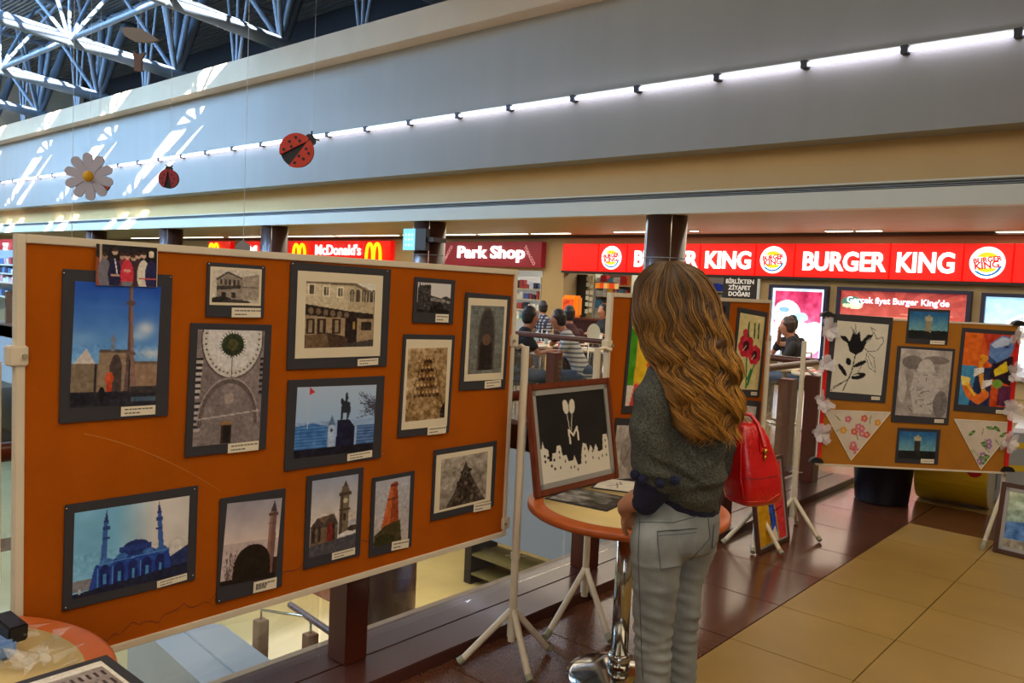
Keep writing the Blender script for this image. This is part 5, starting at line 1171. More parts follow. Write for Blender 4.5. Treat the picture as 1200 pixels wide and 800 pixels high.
# things wrapped in clear film on the near table
M_film = mat('clear crumpled film', (232, 228, 220), .25, alpha=.2)
o = on(30, 752, 2, .76); m = MB(); rg = random.Random(2)
for k in range(28):
    a = Vector((o.x + rg.uniform(-.10, .13), o.y + rg.uniform(-.06, .06), .735 + rg.uniform(0, .03))); m.add([a, a + Vector((rg.uniform(-.06, .06), rg.uniform(-.05, .05), rg.uniform(0, .03))), a + Vector((rg.uniform(-.06, .06), rg.uniform(-.05, .05), rg.uniform(0, .03))), a + Vector((rg.uniform(-.06, .06), rg.uniform(-.05, .05), 0))], [(0, 1, 2), (0, 2, 3)], True)
tag(m.build('plastic_film', M_film, None), 'crumpled clear plastic film on the table in the bottom left corner', 'film')
a = on(-4, 728, 2, .79); b = on(17, 745, 2, .78); M = frame(a, b - a, (0, 0, 1))
tag(MB().bbox((0, -.02, -.03), ((b - a).length, .02, .012), .004, M).build('tape_holder', M_black, None), 'small black box wrapped in film on the table in the bottom left corner', 'box')
p = on(-6, 758, 2, .75)
tag(MB().bbox((p.x - .05, p.y - .04, .734), (p.x + .05, p.y + .03, .775), .008).build('wrapped_packet', mat('blue white wrap', (110, 140, 186), .25, vary=.5, scale=20), None), 'shiny blue and white packet at the left edge of the near table', 'packet')

# ------------------------------------------------------------------ pictures leaning on the floor
c = Cv(60, 120, (204, 150, 20)); c.poly([(.42, 0), (.72, 0), (.6, .35), (.66, .7), (.7, 1), (.5, 1), (.44, .6)], (44, 84, 190)); c.poly([(.68, 0), (1, 0), (1, 1), (.74, 1), (.7, .7), (.62, .35)], (214, 56, 56)); c.line([(.45, .35), (.4, .5), (.5, .55)], .03, (20, 20, 30)); c.ell(.85, .32, .1, .05, (226, 206, 190)); c.ell(.86, .32, .04, .03, (30, 30, 40)); c.poly([(.5, .86), (.62, .8), (.7, 1), (.45, 1)], (226, 214, 190)); c.line([(.44, .62), (.5, .7), (.46, .78)], .03, (20, 20, 30)); c.line([(.6, .0), (.56, .4), (.62, .75)], .03, (20, 24, 40)); c.line([(.62, .62), (.9, .6)], .04, (120, 20, 30)); c.noise(7, 10)
bl = on(889, 650, 2, 0.002); br = on(925, 632, 2, .002)
framed('framed_picture', 'framed yellow, blue and red face painting leaning on the floor right of the handbag', bl, br, (-.10, 0, .6), .57, c, .024, M_mold2, M_liner, .01, M_drawing)
c = Cv(120, 120, (150, 170, 150)); c.grad((176, 186, 150), (120, 150, 150)); c.noise(14, 6, ax=1, ay=2); c.poly([(0, .55), (.3, .5), (1, .45), (1, .8), (0, .85)], (84, 120, 170)); c.ell(.35, .62, .14, .1, (36, 70, 170)); c.rect(0, .85, 1, 1, (150, 140, 120)); c.noise(20, 14, ay=.6)
bl = on(1163, 646, 2, 0.002); br = on(1200, 655, 2, .002); br = bl + (br - bl).normalized() * .62
framed('framed_picture', 'framed pale blue and green painting leaning on the floor at the right edge', bl, br, (F0.x * .12, F0.y * .12, .5), .47, c, .03, M_mold2, M_liner, .022, M_drawing)

# ------------------------------------------------------------------ things behind the ochre board
g = dep(1047, 400, 6.58)
bn = thing('waste_bin', (g.x, g.y, 0), 'black tapered bin on the floor behind the ochre board', 'bin')
MB().lathe((g.x, g.y, 0), [(.20, 0), (.205, .015), (.245, .52), (.262, .52), (.262, .56), (.24, .56), (.235, .5), (.19, .05)], 40).build('body', mat('blue black plastic', (20, 22, 30), .35), bn)
MB().lathe((g.x, g.y, 0), [(.266, .53), (.266, .565), (.25, .575)], 40).build('rim', M_black, bn)
g = dep(1133, 400, 6.66); g.z = 0
ax = (F0 * .60 - R0 * .80).normalized(); sd = Vector((ax.y, -ax.x, 0))
M = frame(g, sd, (0, 0, 1))   # local x across, y up, z = along -ax or ax
pr = [(.30 * cos(w), .30 + .30 * sin(w)) for w in np.linspace(pi, 2 * pi, 20)]
outer = [(-.30, .58)] + pr + [(.30, .58)]; inner = [(.255, .58)] + [(.255 * cos(w), .30 + .255 * sin(w)) for w in np.linspace(2 * pi, pi, 20)] + [(-.255, .58)]
ys_ = thing('curved_bench', g, 'yellow and white curved bench behind the ochre board', 'bench')
MB().prism(outer + inner, M @ Matrix.Translation((0, .0, -.26)), .52).build('shell', mat('yellow gloss', (214, 176, 20), .3), ys_)
MB().prism([(x * .985, .30 + (y - .30) * .985) for x, y in outer], M @ Matrix.Translation((0, 0, -.263)), .526).build('side_panel', mat('white gloss', (206, 200, 184), .3), ys_)
g2 = dep(1152, 400, 6.36)
MB().ball((g2.x, g2.y, .33), (.12, .04, .09), 20, 12).build('red_pad', mat('red gloss', (190, 24, 30), .4), ys_)
g3 = dep(1200, 400, 6.7)
bx = thing('painted_box', (g3.x, g3.y, 0), 'pale grey box with yellow stripes behind the stand at the right edge', 'box'); Mb = frame((g3.x, g3.y, 0), R0, (0, 0, 1))
MB().bbox((-.14, .02, -.25), (.3, .60, .05), .01, Mb).build('body', mat('pale grey gloss', (150, 154, 156), .4), bx)
for y in (.28, .47): MB().box((-.141, y, -.251), (.301, y + .05, .0515), Mb).build('stripe', mat('yellow stripe', (206, 172, 40), .4), bx)
# ------------------------------------------------------------------ the girl looking at the pictures
GZ = 2.42
def G(px, py, b=0): return dep(px, py, GZ + b)
gb = G(797, 700); girl = thing('person', (gb.x, gb.y, 0), 'girl with long wavy brown hair seen from behind, grey sweater and light jeans', 'person')
FACE = (F0 * cos(.55) - R0 * sin(.55)).normalized(); SIDE = Vector((FACE.y, -FACE.x, 0))   # her right-hand side
S = GZ / 950
def fl_(p, z): q = Vector(p); q.z = z; return q
M_jeans = mat('washed light denim', (124, 126, 120), .8, vary=.36, scale=7, bump=.25, bscale=500, stretch=(1, 1, .45))
M_knit = mat('dark grey melange knit', (70, 70, 58), .9, vary=.7, scale=170, bump=.5, bscale=260)
M_navyk = mat('navy ribbed knit', (22, 24, 46), .9, vary=.2, scale=60, bump=.4, bscale=200)
# body under the clothes: head, neck, torso, legs, left arm with a hand, right arm
HC = G(789, 352, .0) + FACE * .04
la_sh, la_el, la_wr = G(772, 448, -.05), G(757, 580, -.07), G(732, 593, .03)
la_hd = G(734, 600, .06)
ra_sh, ra_el, ra_wr = G(830, 446, .07), G(834, 540, .10), G(815, 545, .28)
body = [[(G(795, 625, .02), (.08, .07), R0), (G(802, 560, .02), (.09, .075)), (G(803, 480, .0), (.10, .07)), (G(800, 448, .0), (.09, .05)), (G(798, 430, .02), (.06, .06)), (G(794, 405, .01), (.05, .052)), (G(791, 385, .0) + FACE * .025, (.052, .06))],
        [(HC + Vector((0, 0, -.075)) + FACE * .03, (.05, .06), SIDE), (HC + FACE * .012 + Vector((0, 0, -.03)), (.066, .082)), (HC + Vector((0, 0, .02)), (.073, .092)), (HC + Vector((0, 0, .06)), (.06, .075))],
        [(HC + FACE * .093 + Vector((0, 0, .01)), .008), (HC + FACE * .112 + Vector((0, 0, -.025)), .011)],
        [(HC + FACE * .085 + Vector((0, 0, -.062)) - SIDE * .02, .008), (HC + FACE * .085 + Vector((0, 0, -.062)) + SIDE * .02, .008)],
        [(HC + SIDE * .072 + Vector((0, 0, .01)), .014), (HC + SIDE * .074 + Vector((0, 0, -.02)), .01)], [(HC - SIDE * .072 + Vector((0, 0, .01)), .014), (HC - SIDE * .074 + Vector((0, 0, -.02)), .01)],
        [(la_sh, .045), (la_el, .034), (la_el.lerp(la_wr, .4), .035), (la_wr, .024), (la_hd, (.03, .018))],
        [(ra_sh, .045), (ra_el, .034), (ra_wr, .024), (ra_wr + F0 * .05, (.03, .018))]]
def hand(w, d, n, s):
    d = d.normalized(); n = (n - d * n.dot(d)).normalized(); x = d.cross(n)
    out = [[(w, (.026, .014), x), (w + d * .045, (.036, .014)), (w + d * .075, (.036, .012))]]
    for k, (l, o) in enumerate(((.062, -.027), (.074, -.009), (.068, .009), (.052, .027))):
        a = w + d * .08 + x * o; out.append([(a, .0085), (a + d * l * .5 + n * .008, .008), (a + d * l * .85 + n * .03, .0065)])
    a = w + d * .02 + x * s * .028; out.append([(a, .011), (a + x * s * .022 + d * .03 + n * .01, .009), (a + x * s * .026 + d * .058 + n * .02, .0075)])
    return out
body += hand(la_hd, Vector((0, 0, -.42)) + F0 * .9 + R0 * .12, R0 + Vector((0, 0, -.3)), 1)
body += hand(ra_wr + F0 * .04, F0 * .6 - R0 * .6, Vector((0, 0, -1)), -1)
LL = [((768, 634), .076, -.05), ((769, 662), .072, -.052), ((768, 690), .066, -.055), ((766, 718), .062, -.055), ((765, 748), .053, -.055), ((765, 775), .052, -.055), ((765, 805), .050, -.05), ((766, 850), .046, -.045), ((768, 900), .036, -.035)]
RL = [((814, 622), .074, .08), ((812, 645), .066, .085), ((806, 668), .056, .09), ((803, 690), .049, .09), ((802, 712), .051, .09), ((800, 735), .045, .09), ((800, 760), .044, .09), ((800, 800), .041, .09), ((801, 850), .038, .09), ((804, 895), .030, .09)]
legs = []
for L_ in (LL, RL):
    ch = [(G(p[0], p[1], b), (r, r * 1.12), R0) for (p, r, b) in L_]; legs.append(ch)
    a = ch[-1][0]; body.append([(c_[0], (c_[1][0] * .74, c_[1][1] * .74), R0) for c_ in ch] + [(fl_(a, .08), .03)])
remesh('body', rings_mesh(body), .0065, M_skin, girl, 3)
# eyes and lips
ey_m = mat('eye white', (226, 222, 216), .2); ir_m = mat('iris brown', (50, 32, 22), .2)
for s in (-1, 1):
    p = HC + FACE * .0745 + SIDE * s * .029 + Vector((0, 0, .004)); e = MB().ball(p, (.011, .011, .007), 14, 10).build('eye', ey_m, girl); MB().ball(p + FACE * .0065, .0052, 10, 8).build('iris', ir_m, e)
MB().tube([HC + FACE * (.088 - abs(s) * .006) + SIDE * s * .011 + Vector((0, 0, -.063)) for s in (-2, -1, 0, 1, 2)], [.002, .004, .0045, .004, .002], 8).build('lips', mat('lips', (150, 70, 66), .4), girl)
# shoes
for L_, lb in ((LL, 1), (RL, 0)):
    a = G(L_[-1][0][0], L_[-1][0][1], L_[-1][2]); a0 = fl_(a, .055); t_ = a0 + FACE * .15
    remesh('shoe', rings_mesh([[(a0 - FACE * .03, (.035, .045), SIDE), (a0 + FACE * .05 + Vector((0, 0, -.01)), (.038, .036)), (fl_(t_, .034), (.034, .026)), (fl_(t_ + FACE * .04, .028), (.026, .02))], [(fl_(a0 - FACE * .02, .07), .036), (fl_(a, .11), .036)]]), .009, mat('pale canvas shoe', (196, 188, 174), .7), girl, 2)

# jeans
def pelvis(pts): return [(G((a + c) / 2, (b + d) / 2, bb), ((c - a) * S / 2, dr), (G(c, d, bb + .02) - G(a, b, bb - .02)).normalized()) for (a, b, c, d, dr, bb) in pts]
hip = pelvis([(743, 598, 845, 574, .092, .02), (741, 618, 845, 596, .108, .01), (740, 634, 843, 616, .112, .005), (741, 644, 839, 630, .106, .005)])
# close-fitting: ridges across the thigh, knee and calf
def jd(co, no):
    px = (co - np.array(EYE)); z = px @ np.array(F0); x = px @ np.array(R0); v = co[:, 2]; u = x / .05
    f = np.zeros(len(co))
    for zc, tl, am, wd in ((.815, .2, .006, .010), (.74, -.25, .006, .012), (.665, .12, .005, .010), (.60, .25, .006, .012), (.565, -.2, .006, .009), (.53, .15, .007, .010), (.50, -.12, .006, .009), (.465, .2, .005, .010), (.43, -.1, .006, .010), (.39, .1, .004, .010), (.30, .1, .005, .012), (.2, -.1, .005, .012), (.14, .1, .006, .010)):
        d = v - zc - tl * .02 * np.sin(u * 1.3 + zc * 40); f += am * .62 * np.exp(-(d / (wd * .8)) ** 2)
    f += .0015 * np.sin(v * 160 + 3 * u) * np.clip((.9 - v) * 4, 0, 1)
    return f
jeans = remesh('jeans', rings_mesh([(.22, hip)] + [[(p, (r[0] + .001, r[1]), a) for p, r, a in l] for l in legs]), .0075, M_jeans, girl, 5, disp=jd)
# back pockets, yoke and side seam laid onto the denim by projection
def bvh_of(o):
    me = o.data; return BVHTree.FromPolygons([v.co[:] for v in me.vertices], [p.vertices[:] for p in me.polygons])
BJ = bvh_of(jeans)
def proj_pt(px, py, bv, off):
    d = ray(px, py).normalized(); h = bv.ray_cast(EYE, d)
    return (h[0] + h[1] * off) if h[0] is not None else None
def patch(name, quad, bv, off, m, parent, n=10):
    (x0, y0), (x1, y1), (x2, y2), (x3, y3) = quad; vs = []; 
    for j in range(n + 1):
        for i in range(n + 1):
            u, v = i / n, j / n; x = (x0 * (1 - u) + x1 * u) * (1 - v) + (x3 * (1 - u) + x2 * u) * v; y = (y0 * (1 - u) + y1 * u) * (1 - v) + (y3 * (1 - u) + y2 * u) * v
            p = proj_pt(x, y, bv, off); vs.append(p if p is not None else (vs[-1] if vs else Vector()))
    fs = [(j * (n + 1) + i, (j + 1) * (n + 1) + i, (j + 1) * (n + 1) + i + 1, j * (n + 1) + i + 1) for j in range(n) for i in range(n)]
    return MB().add(vs, fs, True).build(name, m, parent)
def seam(name, pts, bv, off, r, m, parent, n=8):
    P = []
    for (x0, y0), (x1, y1) in zip(pts[:-1], pts[1:]):
        for k in range(n): 
            p = proj_pt(x0 + (x1 - x0) * k / n, y0 + (y1 - y0) * k / n, bv, off)
            if p is not None: P.append(p)
    if len(P) > 2: return MB().tube(P, r, 6).build(name, m, parent)
M_jdark = mat('denim seam', (70, 74, 78), .8); M_jpock = mat('denim pocket', (120, 122, 118), .8, vary=.2, scale=9, bump=.3, bscale=500)
bp_ = patch('back_pocket', [(770, 623), (823, 618), (803, 662), (774, 666)], BJ, .002, M_jpock, jeans); 
seam('stitching', [(770, 623), (823, 618)], BJ, .003, .0014, M_jdark, jeans); seam('stitching', [(771, 628), (822, 623)], BJ, .0025, .0008, M_jdark, jeans); seam('stitching', [(770, 623), (774, 666), (803, 662)], BJ, .0025, .0010, M_jdark, jeans)
patch('back_pocket', [(836, 614), (843, 610), (840, 634), (834, 642)], BJ, .002, M_jpock, jeans, 5)
seam('stitching', [(836, 614), (834, 642), (840, 634)], BJ, .0025, .0010, M_jdark, jeans)
seam('stitching', [(829, 600), (832, 630), (806, 660)], BJ, .001, .0012, M_jdark, jeans); seam('stitching', [(748, 612), (790, 612), (830, 601)], BJ, .001, .0011, M_jdark, jeans)
seam('stitching', [(750, 606), (748, 650), (750, 700), (752, 760), (754, 798)], BJ, .001, .0011, M_jdark, jeans, 12)

# sweater: loose body with batwing sleeves
def rg_(a, b, c, d, dr, bb, db=.05): return (G((a + c) / 2, (b + d) / 2, bb), ((c - a) * S / 2, dr), (G(c, d, bb + db) - G(a, b, bb - db)).normalized())
torso = [rg_(766, 596, 846, 572, .098, .02), rg_(762, 580, 847, 556, .120, .005), rg_(757, 555, 848, 535, .128, -.005), rg_(755, 520, 852, 505, .112, .005), rg_(753, 485, 855, 478, .105, .01), rg_(751, 458, 853, 455, .095, .01), rg_(760, 440, 846, 440, .075, .015), rg_(775, 426, 826, 428, .06, .015)]
sleeveL = [(G(775, 440, -.04), (.045, .06), R0), (G(764, 465, -.055), (.054, .078)), (G(761, 500, -.065), (.058, .085)), (G(763, 530, -.07), (.062, .08)), (G(769, 552, -.072), (.066, .072)), (G(768, 563, -.07), (.058, .06))]
sleeveR = [(G(829, 448, .07), .055), (G(838, 480, .09), .055), (G(843, 520, .10), .05), (G(841, 545, .12), .05), (G(832, 548, .20), .046)]
def sd(co, no):
    c = co - np.array(EYE); x = c @ np.array(R0); v = co[:, 2]
    f = np.zeros(len(co))
    for (px, py, ang, ln, wd, am) in ((792, 470, 1.15, .09, .010, .008), (800, 520, .9, .08, .012, .008), (812, 500, 1.25, .1, .011, .007), (765, 545, .2, .05, .010, .007), (772, 530, .45, .05, .009, .006), (820, 556, -.15, .10, .014, .009), (800, 545, .55, .06, .010, .007), (756, 480, 1.5, .06, .01, .004), (830, 530, -.5, .05, .012, .007)):
        g = G(px, py); gx = (g - EYE).dot(R0); dx = x - gx; dv = v - g.z; a = dx * cos(ang) - dv * sin(ang); b = dx * sin(ang) + dv * cos(ang)
        f += am * np.exp(-(b / wd) ** 2 - (a / ln) ** 2) - am * .7 * np.exp(-((b + wd * 1.8) / wd) ** 2 - (a / ln) ** 2)
    return f + .003 * np.sin(v * 60 + x * 30)
sw = remesh('sweater', rings_mesh([torso, sleeveL, sleeveR]), .008, M_knit, girl, 6, disp=sd)
remesh('hem_band', rings_mesh([[rg_(759, 606, 845, 580, .104, .02), rg_(758, 600, 846, 572, .108, .02), rg_(757, 590, 847, 563, .114, .018)]]), .008, M_navyk, sw, 2)
remesh('cuff', rings_mesh([[(G(767, 562, -.07), (.058, .062), R0), (G(764, 574, -.066), (.055, .056)), (G(757, 586, -.058), (.044, .045))]]), .007, M_navyk, sw, 2)
remesh('cuff', rings_mesh([[(G(842, 545, .13), .045), (G(834, 547, .20), .038)]]), .009, M_navyk, sw, 2)
M_pom = mat('navy fluffy pompom', (28, 32, 62), .95, vary=.5, scale=200, bump=1, bscale=300)
for k, (x, y, b) in enumerate(((744, 556, -.11), (753, 562, -.13), (774, 566, -.145), (791, 563, -.14))):
    c0 = G(x, y, b); bm = bmesh.new(); bmesh.ops.create_icosphere(bm, subdivisions=3, radius=.0135)
    rg = random.Random(k)
    for v in bm.verts: v.co *= 1 + rg.uniform(-.12, .16); v.co += c0
    me = bpy.data.meshes.new('pompom'); bm.to_mesh(me); bm.free(); link('pompom', me, M_pom, sw)

# hair: a solid core plus many wavy locks
PROF = [(306, 773, 796, .05), (310, 762, 810, .075), (318, 753, 822, .095), (332, 746, 832, .11), (350, 743, 841, .118), (370, 744, 848, .118), (392, 748, 855, .108), (412, 757, 861, .098), (430, 768, 866, .09), (450, 779, 867, .085), (470, 785, 868, .08), (490, 791, 868, .078), (505, 797, 866, .072), (518, 806, 867, .06)]
py_ = np.array([p[0] for p in PROF]); pl_ = np.array([p[1] for p in PROF]); pr_ = np.array([p[2] for p in PROF]); pd_ = np.array([p[3] for p in PROF])
def hb(y): return float(np.interp(y, [306, 350, 400, 440, 480, 518], [0.0, -.01, -.045, -.075, -.085, -.085]))
core = [(G((l + r) / 2, y + (3 if y < 360 else 0), hb(y)) + F0 * (-.022 if y < 420 else 0), ((r - l) * S / 2 * .82, d * (.70 if y < 420 else .80)), R0) for y, l, r, d in PROF[4:-2]]
M_haircore = mat('hair core', (66, 40, 16), .6, vary=.4, scale=30, stretch=(1, 1, .1), bump=.5, bscale=60)
def hd_(co, no): return .004 * np.sin(co[:, 2] * 75 + 14 * np.sin(co[:, 0] * 20)) * np.clip((1.62 - co[:, 2]) * 5, 0, 1)
hair_core = remesh('hair', rings_mesh([core, (.6, [(HC + Vector((0, 0, .050)) - FACE * .012, (.084, .098), SIDE), (HC + Vector((0, 0, .074)) - FACE * .014, (.072, .086))])]), .009, M_haircore, girl, 3, disp=hd_)
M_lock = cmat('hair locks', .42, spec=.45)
V = []; FC = []; CL = []
rg = np.random.RandomState(11); NS = 2800
clr = rg.uniform(.94, 1.04, 150); clump = rg.uniform(-1.9, 1.9, 150); cph = rg.uniform(0, 6.28, 150); cfr = rg.uniform(.97, 1.03, 150); ccol = rg.uniform(0, 1, 150)
for s in range(NS):
    k = rg.randint(150); th = clump[k] + (rg.normal(0, .03) if rg.rand() > .04 else rg.normal(0, .2)); th = max(-2.2, min(2.2, th)); dep_j = clr[k] + rg.uniform(-.05, .03)
    y0 = 306 + (rg.uniform(0, 26) if rg.rand() < .35 else rg.uniform(0, 5)) ; y1 = 506 + rg.normal(0, 4) + (cph[k] - 3.1) * 3.6 - 16 * abs(th / 2.2) ** 3
    if rg.rand() < .16: y1 = rg.uniform(440, 500)
    n = 30; r0 = rg.uniform(.0010, .0021); ph = 2.4 * sin(1.6 * clump[k] + .5) + 1.3 * sin(4.7 * clump[k]) + .35 * cph[k] * .3 + rg.normal(0, .25); fr = cfr[k] * rg.uniform(.99, 1.01); base = len(V); path = []
    for i in range(n):
        t = i / (n - 1); y = y0 + (y1 - y0) * t; l, r, d = np.interp(y, py_, pl_), np.interp(y, py_, pr_), np.interp(y, py_, pd_)
        grow = min(1, (y - 300) / 130.0); amp = .015 * grow ** 1.1 + .010 * max(0, min(1, (y - 410) / 40)); w = 2 * pi * fr * (y - 300) / (62 - 14 * grow) + ph
        thw = th * (1 if y > 330 else .55 + .45 * (y - 306) / 24); cx = (l + r) / 2; hx = (r - l) / 2
        p = G(cx + hx * sin(thw) * dep_j if abs(thw) < 1.57 else cx + hx * (1 if thw > 0 else -1) * (1 - (abs(thw) - 1.57) * .12) * dep_j, y, hb(y) - d * cos(thw) * dep_j)
        rad = (F0 * -cos(thw) + R0 * sin(thw)); tn = (R0 * cos(thw) + F0 * sin(thw))
        path.append(p + tn * amp * sin(w) + rad * amp * .45 * cos(w))
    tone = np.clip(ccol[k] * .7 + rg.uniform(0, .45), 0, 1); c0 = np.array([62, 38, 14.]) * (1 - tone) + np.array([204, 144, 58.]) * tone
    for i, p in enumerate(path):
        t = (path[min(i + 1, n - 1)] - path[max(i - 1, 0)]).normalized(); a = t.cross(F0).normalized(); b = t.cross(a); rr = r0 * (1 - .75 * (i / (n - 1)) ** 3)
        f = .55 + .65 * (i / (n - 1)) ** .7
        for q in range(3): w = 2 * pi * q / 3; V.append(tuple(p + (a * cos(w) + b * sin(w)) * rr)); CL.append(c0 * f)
    for i in range(n - 1):
        for q in range(3): q2 = (q + 1) % 3; FC.append((base + i * 3 + q, base + i * 3 + q2, base + (i + 1) * 3 + q2, base + (i + 1) * 3 + q))
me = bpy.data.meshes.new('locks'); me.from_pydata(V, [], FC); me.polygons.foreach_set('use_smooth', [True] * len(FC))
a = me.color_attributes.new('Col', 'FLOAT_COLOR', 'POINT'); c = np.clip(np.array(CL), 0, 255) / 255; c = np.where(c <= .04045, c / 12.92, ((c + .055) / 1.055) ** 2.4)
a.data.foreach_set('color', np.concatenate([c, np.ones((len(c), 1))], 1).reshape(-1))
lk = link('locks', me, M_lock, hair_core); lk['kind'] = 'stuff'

# ------------------------------------------------------------------ red handbag on her right arm
M_leather = mat('glossy red leather', (196, 16, 16), .3, vary=.12, scale=14, bump=.25, bscale=120, coat=.25)
M_leatherd = mat('dark red seam', (96, 8, 10), .5)
M_gold = mat('brass metal', (190, 140, 60), .25, metal=1)
def B_(px, py, b=0): return dep(px, py, 2.50 + b)
hb_ = B_(880, 588); bag = thing('handbag', (hb_.x, hb_.y, hb_.z), 'bright red leather handbag hanging from the right arm of the girl', 'bag')
ph_ = radians(30); E1 = R0 * cos(ph_) + F0 * sin(ph_); E2 = -R0 * sin(ph_) + F0 * cos(ph_)
bm_ = MB(); RG = []
for (py, px, a_, b_) in ((587.5, 882, .066, .050), (584, 882, .078, .060), (576, 882, .083, .066), (562, 881, .083, .067), (545, 880, .078, .063), (528, 878, .070, .056), (512, 877, .060, .044), (501, 876, .050, .030), (495, 875, .040, .018), (496, 875, .034, .012), (506, 875, .034, .012)):
    c_ = B_(px, py, .05); ring = []
    for k in range(48):
        w = 2 * pi * k / 48; cw, sw_ = cos(w), sin(w); e = 2 / 4.5
        x = a_ * (abs(cw) ** e) * (1 if cw > 0 else -1); y = b_ * (abs(sw_) ** e) * (1 if sw_ > 0 else -1); ring.append(c_ + E1 * x + E2 * y)
    RG.append(ring)
bm_.add([p for r_ in RG for p in r_], [(i * 48 + k, i * 48 + (k + 1) % 48, (i + 1) * 48 + (k + 1) % 48, (i + 1) * 48 + k) for i in range(len(RG) - 1) for k in range(48)] + [tuple(range(48))[::-1], tuple((len(RG) - 1) * 48 + k for k in range(48))], True)
bm_.build('body', M_leather, bag)
bagb = [o for o in kids(bag)][0]; BB = bvh_of(bagb)
seam('piping', [(871, 500), (868, 530), (868, 560), (872, 586)], BB, .0005, .0028, M_leather, bagb, 10)
seam('seam', [(870, 560), (890, 561), (914, 557)], BB, .0004, .0012, M_leatherd, bagb, 10)
seam('piping', [(847, 580), (860, 586), (880, 588), (900, 587), (914, 578)], BB, .0005, .0022, M_leather, bagb, 10)
patch('front_flap', [(888, 500), (898, 510), (904, 530), (890, 530)], BB, .004, M_leather, bag, 8)
c0 = proj_pt(895, 529, BB, .006); MB().ball(c0, (.009, .009, .009), 14, 10).build('stud', M_gold, bag)
c1 = proj_pt(895, 536, BB, .005); MB().ball(c1, (.007, .007, .008), 12, 8).build('clasp', M_gold, bag)
# handle: strap arch over the forearm, rings, zip pull
MB().tube([B_(864, 505, -.06), B_(862, 492, -.05), B_(868, 484, -.03), B_(880, 486, -.02), B_(888, 497, -.035), B_(893, 512, -.055), B_(896, 524, -.07)], [.006, .006, .006, .006, .007, .008, .008], 10).build('handle', M_leather, bag)
MB().tube([B_(862, 506, .05), B_(860, 490, .05), B_(866, 482, .05), B_(880, 486, .05), B_(888, 500, .05)], .006, 10).build('handle', M_leather, bag)
MB().tube([B_(857, 514, -.068), B_(855, 522, -.071), B_(854, 528, -.072)], .002, 6).build('zip_pull', M_gold, bag)
MB().tube([B_(866, 484, -.028), B_(872, 489, -.03), B_(878, 496, -.035)], .0025, 6).build('ring', M_gold, bag)

# ------------------------------------------------------------------ hanging decorations over the void
def thread(p, t, z=11.0): MB().tube([p, (p[0], p[1], z)], .0014, 5, False).build('thread', mat('white thread', (210, 214, 220), .5), t)
dz = 7.6; ds_ = dz / 950; cD = dep(105, 207, dz); Md = frame(cD, R0 + F0 * .1, (0, 0, 1))
da = thing('hanging_daisy', cD, 'big white paper daisy with a yellow centre hanging at the top left', 'decoration')
for k in range(10):
    w = radians(90 + 5) - k * 2 * pi / 10; l0, l1 = 7 * ds_, 27.5 * ds_; W2 = 5.4 * ds_
    pts = [(l0, -W2 * .55), (l0 + (l1 - l0) * .55, -W2), (l1 - W2 * .6, -W2 * .95), (l1 - W2 * .15, -W2 * .5), (l1, 0), (l1 - W2 * .15, W2 * .5), (l1 - W2 * .6, W2 * .95), (l0 + (l1 - l0) * .55, W2), (l0, W2 * .55)]
    MB().prism([(x * cos(w) - y * sin(w), x * sin(w) + y * cos(w)) for x, y in pts], Md @ Matrix.Translation((0, 0, .006 * (k % 2))), .02).build('petal', mat('white foam petal', (178, 172, 184), .7), da)
MB().prism([(8 * ds_ * cos(k * pi / 8), 8 * ds_ * sin(k * pi / 8)) for k in range(16)], Md @ Matrix.Translation((0, 0, -.0)), .028).build('backing_disc', mat('white foam petal', (178, 172, 184), .7), da)
MB().ball(Md @ Vector((0, 0, .02)), (.05, .05, .05), 20, 12).build('centre', mat('yellow foam', (214, 160, 20), .7), da); thread(cD + Vector((0, 0, 26 * ds_)), da)
M_lred = mat('orange red foam', (196, 52, 26), .6); M_lred2 = mat('dark red foam', (150, 34, 40), .6)
def ladybird(px, py, Z, r, tilt, label, m, spots):
    c = dep(px, py, Z); M = frame(c, R0 * cos(tilt) + Vector((0, 0, 1)) * sin(tilt), -R0 * sin(tilt) + Vector((0, 0, 1)) * cos(tilt)); t = thing('hanging_ladybird', c, label, 'decoration')
    MB().prism([(r * cos(k * pi / 14), r * .98 * sin(k * pi / 14)) for k in range(28)], M, .03).build('body', M_black, t)
    for s in (-1, 1):
        pts = [(0, r * .90)] + [(s * r * 1.02 * cos(w), r * 1.02 * sin(w)) for w in np.linspace(pi / 2 - .1, -pi / 2 + .42, 16)]
        wn = MB().prism(pts if s < 0 else pts, M @ Matrix.Translation((0, 0, .03)), .02).build('wing', m, t)
        for (x, y) in spots: MB().prism([(s * x * r + r * .09 * cos(k * pi / 5), y * r + r * .09 * sin(k * pi / 5)) for k in range(10)], M @ Matrix.Translation((0, 0, .05)), .004).build('spot', M_black, wn)
    MB().prism([(r * .34 * cos(k * pi / 8), r * 1.05 + r * .26 * sin(k * pi / 8)) for k in range(16)], M, .04).build('head', M_black, t)
    for s in (-1, 1): MB().tube([M @ Vector((s * r * .1, r * 1.2, .02)), M @ Vector((s * r * .35, r * 1.42, .02))], .008, 6).build('antenna', M_black, t)
    thread(M @ Vector((0, r * 1.1, 0)), t)
ladybird(349, 177, 7.6, .155, -.85, 'large orange red ladybird with black spots hanging in front of the tube lights', M_lred, [(.3, .5), (.6, .45), (.65, 0), (.35, -.1), (.5, -.55)])
ladybird(199, 210, 9.0, .105, 0, 'small dark red ladybird hanging between the daisy and the large ladybird', M_lred2, [(.4, .4), (.65, 0), (.5, -.45)])
ladybird(121, 216, 10.5, .10, 2.6, 'little red and green ladybird half hidden behind the white daisy', mat('red green foam', (150, 60, 50), .6), [(.5, 0)])
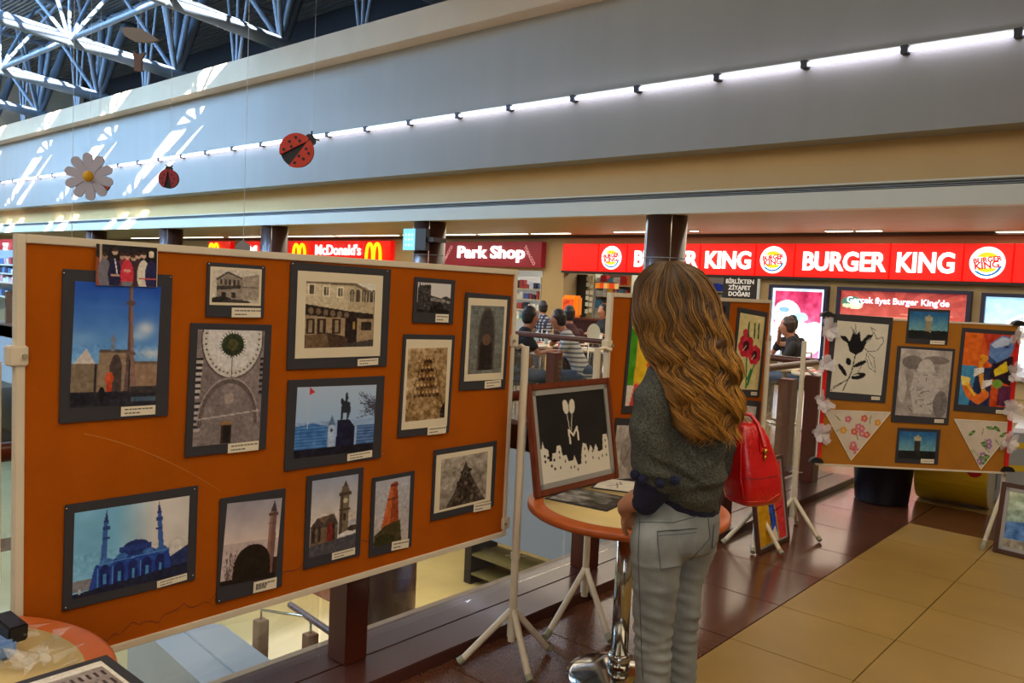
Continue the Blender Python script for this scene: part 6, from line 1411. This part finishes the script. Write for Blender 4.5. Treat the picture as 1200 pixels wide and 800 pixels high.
c = dep(165, 43, 11.5); Mt = frame(c, R0 + Vector((0, 0, -.1)), (0, 0, 1)); tg = thing('hanging_leaf', c, 'grey brown pointed paper shape hanging among the roof tubes', 'decoration')
MB().prism([(-.27, .05), (-.2, .09), (0, .10), (.17, .03), (.28, -.02), (.15, -.07), (-.05, -.09), (-.2, -.03)], Mt, .05).build('shape', mat('grey brown paper', (128, 116, 108), .7), tg); thread(c, tg)
c = dep(163, 72, 11.5); Mt = frame(c, R0, (0, 0, 1)); tg = thing('hanging_figure', c, 'small brown paper figure hanging below the pointed paper shape', 'decoration')
MB().prism([(-.05, -.14), (.05, -.14), (.05, .02), (.1, .12), (.0, .09), (-.08, .14), (-.05, .0)], Mt, .04).build('shape', mat('brown paper', (104, 78, 72), .7), tg); thread(c, tg)
for px, Z, y1, lb in ((84, 9, 300, 'thin white thread hanging left of the top left daisy petal'), (285, 9, 292, 'thin white thread hanging down above the left board, left of the third column')):
    p = dep(px, y1, Z); tag(MB().tube([p, (p.x, p.y, 11)], .0028, 5, False).build('hanging_thread', mat('white thread', (210, 214, 220), .5), None), lb, 'thread')
c = dep(285, 294, 9); tag(MB().prism([(-.09, -.08), (.09, -.08), (.075, .07), (0, .12), (-.075, .07)], frame(c, R0, (0, 0, 1)), .03).build('hanging_bell', mat('grey paper', (138, 132, 132), .7), None), 'grey paper bell hanging just above the top edge of the left board', 'decoration')

# ------------------------------------------------------------------ shop stall seen through the narrow gap at the left edge
p = on(4, 400, 1, 9.5)
st = thing('shop_stall', (p.x, 9.5, 0), 'shop stall with shelves seen in the narrow gap at the left edge', 'stall')
x0, x1 = on(-40, 400, 1, 9.5).x, on(22, 400, 1, 9.5).x
MB().box((x0, 9.9, 0), (x1, 9.95, 2.1)).build('back_panel', mat('stall back', (150, 160, 170), .5), st)
for z in (.45, .95, 1.25, 1.55): MB().box((x0, 9.5, z), (x1, 9.9, z + .05)).build('shelf_board', M_white, st)
for x in (x0, x1 - .06): MB().box((x, 9.5, 0), (x + .06, 9.95, 2.15)).build('side_panel', M_steel, st)
rg = random.Random(6)
for zi, z in enumerate((.5, 1.0, 1.3, 1.6)):
    x = on(-16, 400, 1, 9.5).x; k = 0
    while x < x1 - .25:
        w = rg.uniform(.16, .3); h = rg.uniform(.12, .24); col = rg.choice([(40, 44, 52), (190, 60, 60), (200, 205, 210), (70, 110, 160), (210, 150, 150)])
        tag(MB().bbox((x, 9.53, z), (x + w, 9.75, z + h), .01).build('goods_box', mat('stall goods %d' % col[0], col, .4, vary=.3, scale=12), None), '%s box, %s from the left on the %s shelf of the stall' % (colour_word(col), ordw(k), ['lowest', 'second', 'third', 'top'][zi]), 'box', 'boxes on the stall at the left edge'); x += w + .05; k += 1
print('tris', sum(len(o.data.loop_triangles) if o.data.loop_triangles else sum(len(p.vertices) - 2 for p in o.data.polygons) for o in bpy.data.objects if o.type == 'MESH' and len(o.data.polygons) < 200000))
